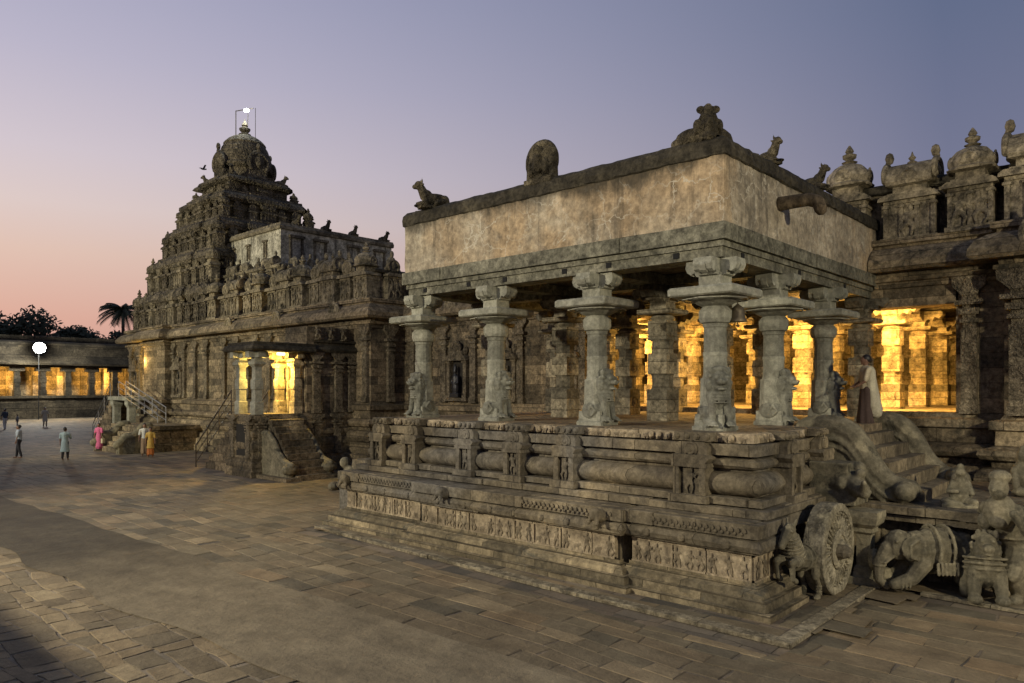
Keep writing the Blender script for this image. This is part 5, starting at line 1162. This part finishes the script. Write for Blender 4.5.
b = MB(); b.blob((0, 0, .2), (.2, .18, .2)); b.cap((0, 0, .25), (.0, .02, .5), .14, .1); b.blob((0, .04, .64), .1); b.cap((.1, .08, .1), (.26, .26, .1), .09, .07); b.cap((.26, .26, .1), (-.02, .32, .07), .065, .05); b.cap((-.1, .08, .1), (-.24, .28, .12), .09, .07); b.cap((-.12, 0, .45), (-.2, .14, .26), .055, .045); b.cap((.12, 0, .45), (.2, .14, .28), .055, .045); b.cap((.2, .14, .28), (.05, .25, .3), .045, .04); b.box(-.3, .3, -.2, .36, -.02, .06); b.blob((0, .02, .74), (.07, .07, .08)); b.blob((0, .13, .62), .03)
link('seated_statue', bake(b, 'seated', STATUE, .022, 1), None, (15.3, 2.95, 1.44), PI*.55, .95, label='small cross legged stone figure sitting on top of the landing', cat='statue', group='figures on top of the landing')
b = MB(); b.cap((-.16, 0, .2), (.16, 0, .2), .2, .2, 12); b.box(-.2, .2, -.12, .12, 0, .1); link('bolster_stone', bake(b, 'bolster', STATUE, .022, 1), None, (17.6, 3.45, 1.44), .3, 1.15, label='rounded stone bolster lying at the foot of the far balustrade', cat='carved stone')
b = MB(); b.blob((0, 0, .45), (.26, .22, .45)); b.blob((0, .05, .95), (.17, .17, .17)); b.blob((0, .03, 1.1), (.12, .12, .1)); b.cap((-.2, .1, .6), (-.2, .32, .25), .09, .08); b.cap((.2, .1, .6), (.2, .32, .25), .09, .08); b.blob((0, .3, .12), (.32, .2, .12))
link('guardian_statue', bake(b, 'guardian', STATUE, .028, 1), None, (17.6, 2.3, 1.43), PI*.6, .85, label='round headed stone guardian crouching on the landing against the hall base', cat='statue', group='figures on top of the landing')
# stones lying at the far end of the plinth
b = MB(); b.blob((0, 0, .14), (.34, .2, .17)); b.blob((.3, .05, .12), (.15, .13, .12)); link('carved_stone', bake(b, 'fallen', STATUE, .03, 1), None, (14.6, 21.8, .0), .6, 1, label='fallen carved stone lying on the paving beyond the far plinth end', cat='stone')
BS = thing('balustrade_ruin', 'stepped stone stub with a small lion figure at the far end of the plinth', 'stone steps', (12.6, 16.0, 0))
b = MB(); b.box(11.7, 13.4, 16.15, 17.2, 0, 1.2, .01); b.box(11.9, 13.4, 15.95, 16.9, 1.2, 1.6, .01); b.box(12.3, 13.4, 15.7, 16.6, 1.6, 2.1, .01); put(BS, b, 'step', BASE)
b = MB(); b.blob((11.9, 17.0, 1.15), (.2, .25, .28)); b.blob((11.85, 17.15, 1.5), .16); b.cap((11.9, 17.2, 1.2), (11.85, 17.35, .92), .08, .06); o = link('lion', bake(b, 'stublion', STATUE, .03, 1), BS); o.location = (-12.6, -16, 0)

# ------------------------------------------------------------------ bell, lamps
BE = thing('hanging_bell', 'small bronze bell hanging from the slab of the near corner pillar', 'bell', (12.82, 6.06, 4.80))
BR = plain('aged_bronze', (.14, .115, .075), .5, .6)
b = MB(); b.lathe([(.17, 0), (.175, .02), (.14, .08), (.12, .2), (.10, .27), (.04, .32), (.02, .34)], 16); b.build('bell', BR, BE, True)
b = MB(); b.tube([(0, 0, .33), (0, 0, .5), (.0, .0, .62)], .012, 6); b.tube([(0, 0, .1), (0, 0, -.06)], .012, 6); b.blob((0, 0, -.06), .03); b.build('hanger', BR, BE)
LAMPW = plain('lamp_face_white', (1, 1, 1), .4, 0, 90, (.93, 1, .96)); LAMPY = plain('lamp_face_warm', (1, .9, .7), .4, 0, 14, (1, .80, .42)); LAMPK = plain('lamp_housing', (.05, .05, .05), .5)
def fixture(x, y, z, label, group='small lamps inside the hall', hang=.25):
    t = thing('hall_lamp', label, 'lamp', (x, y, z), 0, group); b = MB(); b.box(-.07, .07, -.17, .17, -.05, .05); b.build('tube', LAMPY, t); b = MB(); b.box(-.05, .05, -.15, .15, .05, .08); b.cap((0, 0, .08), (0, 0, hang), .012, .012, 5); b.build('bracket', LAMPK, t)
fixture(21.5, 7.9, 6.0, 'small bright lamp under the hall ceiling seen between the right pavilion pillars', hang=.15)
fixture(22.3, 5.6, 5.95, 'small bright lamp above the tallest glowing hall pillar', hang=.2)
lamp('hall_light', 'SPOT', (21.7, 7.8, 5.75), 1600, ORANGE, .12, (24.2, 7.6, 3.2), math.radians(128), .35)
lamp('hall_light', 'SPOT', (22.2, 5.4, 5.75), 1500, ORANGE, .12, (24.6, 6.2, 3.2), math.radians(120), .35)
lamp('hall_light', 'POINT', (28.5, 8.0, 5.5), 160, ORANGE, .15)
lamp('hall_light', 'POINT', (22.6, 10.5, 4.9), 620, ORANGE, .12)
lamp('hall_light', 'POINT', (22.6, 7.8, 4.9), 300, ORANGE, .12)
lamp('hall_light', 'POINT', (25.5, 13.3, 5.2), 450, ORANGE, .15)
lamp('hall_light', 'POINT', (22.9, 15.6, 5.0), 750, ORANGE, .15)
lamp('entrance_light', 'POINT', (15.8, 28.2, 4.3), 650, (1, .66, .16), .1)
lamp('doorway_light', 'POINT', (18.7, 50.0, 5.3), 180, (1, .62, .16), .15)
b = MB(); b.box(-.12, .12, -.05, .05, 0, .14); tag(b.build('wall_lamp', LAMPY), 'small yellow lamp glowing on the tower base above the landing', 'lamp').location = (19.2, 50, 5.2)
b = MB(); b.box(-.16, .16, -.04, .04, 0, .09); tag(b.build('porch_lamp', plain('green_white_tube', (.8, 1, .7), .4, 0, 7, (.75, 1, .45))), 'greenish tube lamp under the roof of the small entrance porch', 'lamp').location = (15.9, 27.6, 4.93)

FL = thing('floodlight', 'blazing white floodlight on a pole in front of the far cloister', 'floodlight', (24.1, 92.5, 0))
b = MB(); b.cap((0, .3, 0), (0, .3, 7.4), .05, .045, 8); b.build('pole', plain('black_pole_paint', (.008, .008, .008), .9), FL)
dv = Vector((-24.1, -92.5, -3)).normalized(); Q = dv.to_track_quat('Z', 'Y').to_matrix().to_4x4()
b = MB(); b.M = Matrix.Translation((0, 0, 7.9)) @ Q; b.lathe([(.2, -.3), (.45, -.1), (.58, .1), (.6, .12)], 24); b.M = Matrix(); b.build('housing', LAMPK, FL)
b = MB(); b.M = Matrix.Translation(Vector((0, 0, 7.9))) @ Q; b.lathe([(.0, .13), (.57, .13), (.52, .2), (.3, .3), (0.01, .34)], 28); b.M = Matrix(); b.build('lens', LAMPW, FL)
lamp('yard_light', 'POINT', tuple(Vector((24.1, 92.5, 7.9))+dv*1.6), 5000, (1, .97, .85), .5)

TL = thing('tower_lamp', 'bright white lamp on a thin pipe frame above the tower finial', 'lamp', (25, 48.2, 21.9))
b = MB(); b.tube([(-.2, .9, -1.4), (-.2, .9, 1.15), (.3, -.6, 1.1)], .035, 5); b.tube([(.4, .5, -1.2), (.4, .3, 1.0)], .025, 5); b.tube([(.2, -1.1, -1.4), (.2, -1.1, .95)], .02, 5); b.build('pipe_frame', METAL, TL)
b = MB(); b.blob((.0, -.25, .95), (.15, .22, .12)); b.build('bulb', plain('tower_lamp_face', (1, 1, 1), .4, 0, 40, (.93, 1, 1)), TL)
lamp('tower_light', 'POINT', (24.6, 47.7, 22.6), 260, (.92, 1, 1), .25)

# bird
b = MB(); b.blob((0, 0, 0), (.2, .07, .07)); b.blob((.22, 0, .03), .06); 
for s in (-1, 1): b.add([(-.05, 0, .02), (.12, 0, .02), (.05, s*.45, .22), (-.1, s*.5, .2)], [(0, 1, 2, 3)])
b.add([(-.15, .05, 0), (-.15, -.05, 0), (-.4, 0, 0)], [(0, 1, 2)]); x, y, z = at_px(203, 55, 0)
tag(b.build('bird', HAIR), 'small dark bird flying beside the tower', 'bird').location = (x, y, 3.6+218*55/730)

# ------------------------------------------------------------------ people
VG = 'visitors walking in the yard'
def yard(px, fy): d = 730*3.6/(fy-387); x, y, _ = at_px(px, d, 0); return (x, y, 0)
C = lambda n, c: plain(n, c, .85)
BLK = C('black_cloth', (.02, .02, .025)); 
person(yard(19, 458), 1.2, 1.66, 'person in a pale striped shirt and black trousers walking in the yard', C('striped_grey_cloth', (.32, .36, .40)), BLK, arm=(.1, .2), group=VG)
person(yard(65, 460), -.6, 1.6, 'person in a light blue kurta and black trousers raising one hand', C('pale_blue_cloth', (.28, .36, .38)), BLK, dress=.42, arm=(.0, 1.0), stride=.05, group=VG)
person(yard(99, 451), 2.2, 1.55, 'person in a bright pink dress carrying a pale bag', C('pink_cloth', (.55, .12, .24)), C('pink_trouser_cloth', (.45, .10, .2)), dress=.25, dhoti=True, arm=(.2, .1), group=VG, bag=C('cream_bag', (.5, .45, .3)))
person(yard(144.5, 456), 2.8, 1.68, 'person in a white top standing close behind a child by the low platform', C('white_cotton', (.55, .55, .50)), C('tan_cloth', (.25, .17, .1)), dhoti=True, stride=.04, group=VG)
person(yard(150.5, 457), 2.6, 1.5, 'person in an orange and yellow dress beside the low platform', C('yellow_cloth', (.45, .30, .07)), C('orange_cloth', (.40, .13, .03)), dress=.5, dhoti=True, stride=.04, group=VG)
person(yard(45, 427), 3.0, 1.75, 'person in beige clothes standing near the far cloister', C('beige_cloth', (.36, .32, .24)), C('beige_trouser', (.30, .27, .2)), dress=.5, stride=.05, group=VG)
person(yard(5, 430), .4, 1.78, 'person in a dark jacket and light trousers at the left edge of the yard', C('dark_blue_cloth', (.03, .04, .06)), C('light_trouser', (.4, .4, .38)), group=VG)
person(yard(17.5, 427), .9, 1.1, 'small child in grey clothes beside the dark jacketed person', C('child_grey', (.16, .17, .18)), C('child_dark', (.08, .08, .09)), group=VG)
person((17.45, 5.2, 2.64), -2.6+PI, 1.66, 'person in a long cream shawl with dark hair tied back, standing on the stairs', C('cream_tunic', (.42, .36, .24)), C('dark_skirt_cloth', (.07, .045, .035)), dhoti=True, shawl=C('cream_shawl', (.48, .44, .31)), arm=(.5, .5), stride=.1)
# off-frame wall added only to cast shade on the paving by the camera
b = MB(); b.blocks([(-1.4, 1), (-1.4, 40)], -.6, 0, 0, .9, 1.5, .02); b.blocks([(-1.4, 1), (-1.4, 40)], -.6, 0, .91, 1.8, 1.5, .02); b.blocks([(-1.4, 1), (-1.4, 40)], -.6, 0, 1.81, 2.65, 1.5, .02); b.blocks([(-1.4, 1), (-1.4, 40)], -.7, .1, 2.66, 3.02, 1.5, .02)
tag(b.build('added_shade_wall', STONE), 'unseen coursed stone wall added to shade the near paving', 'wall')
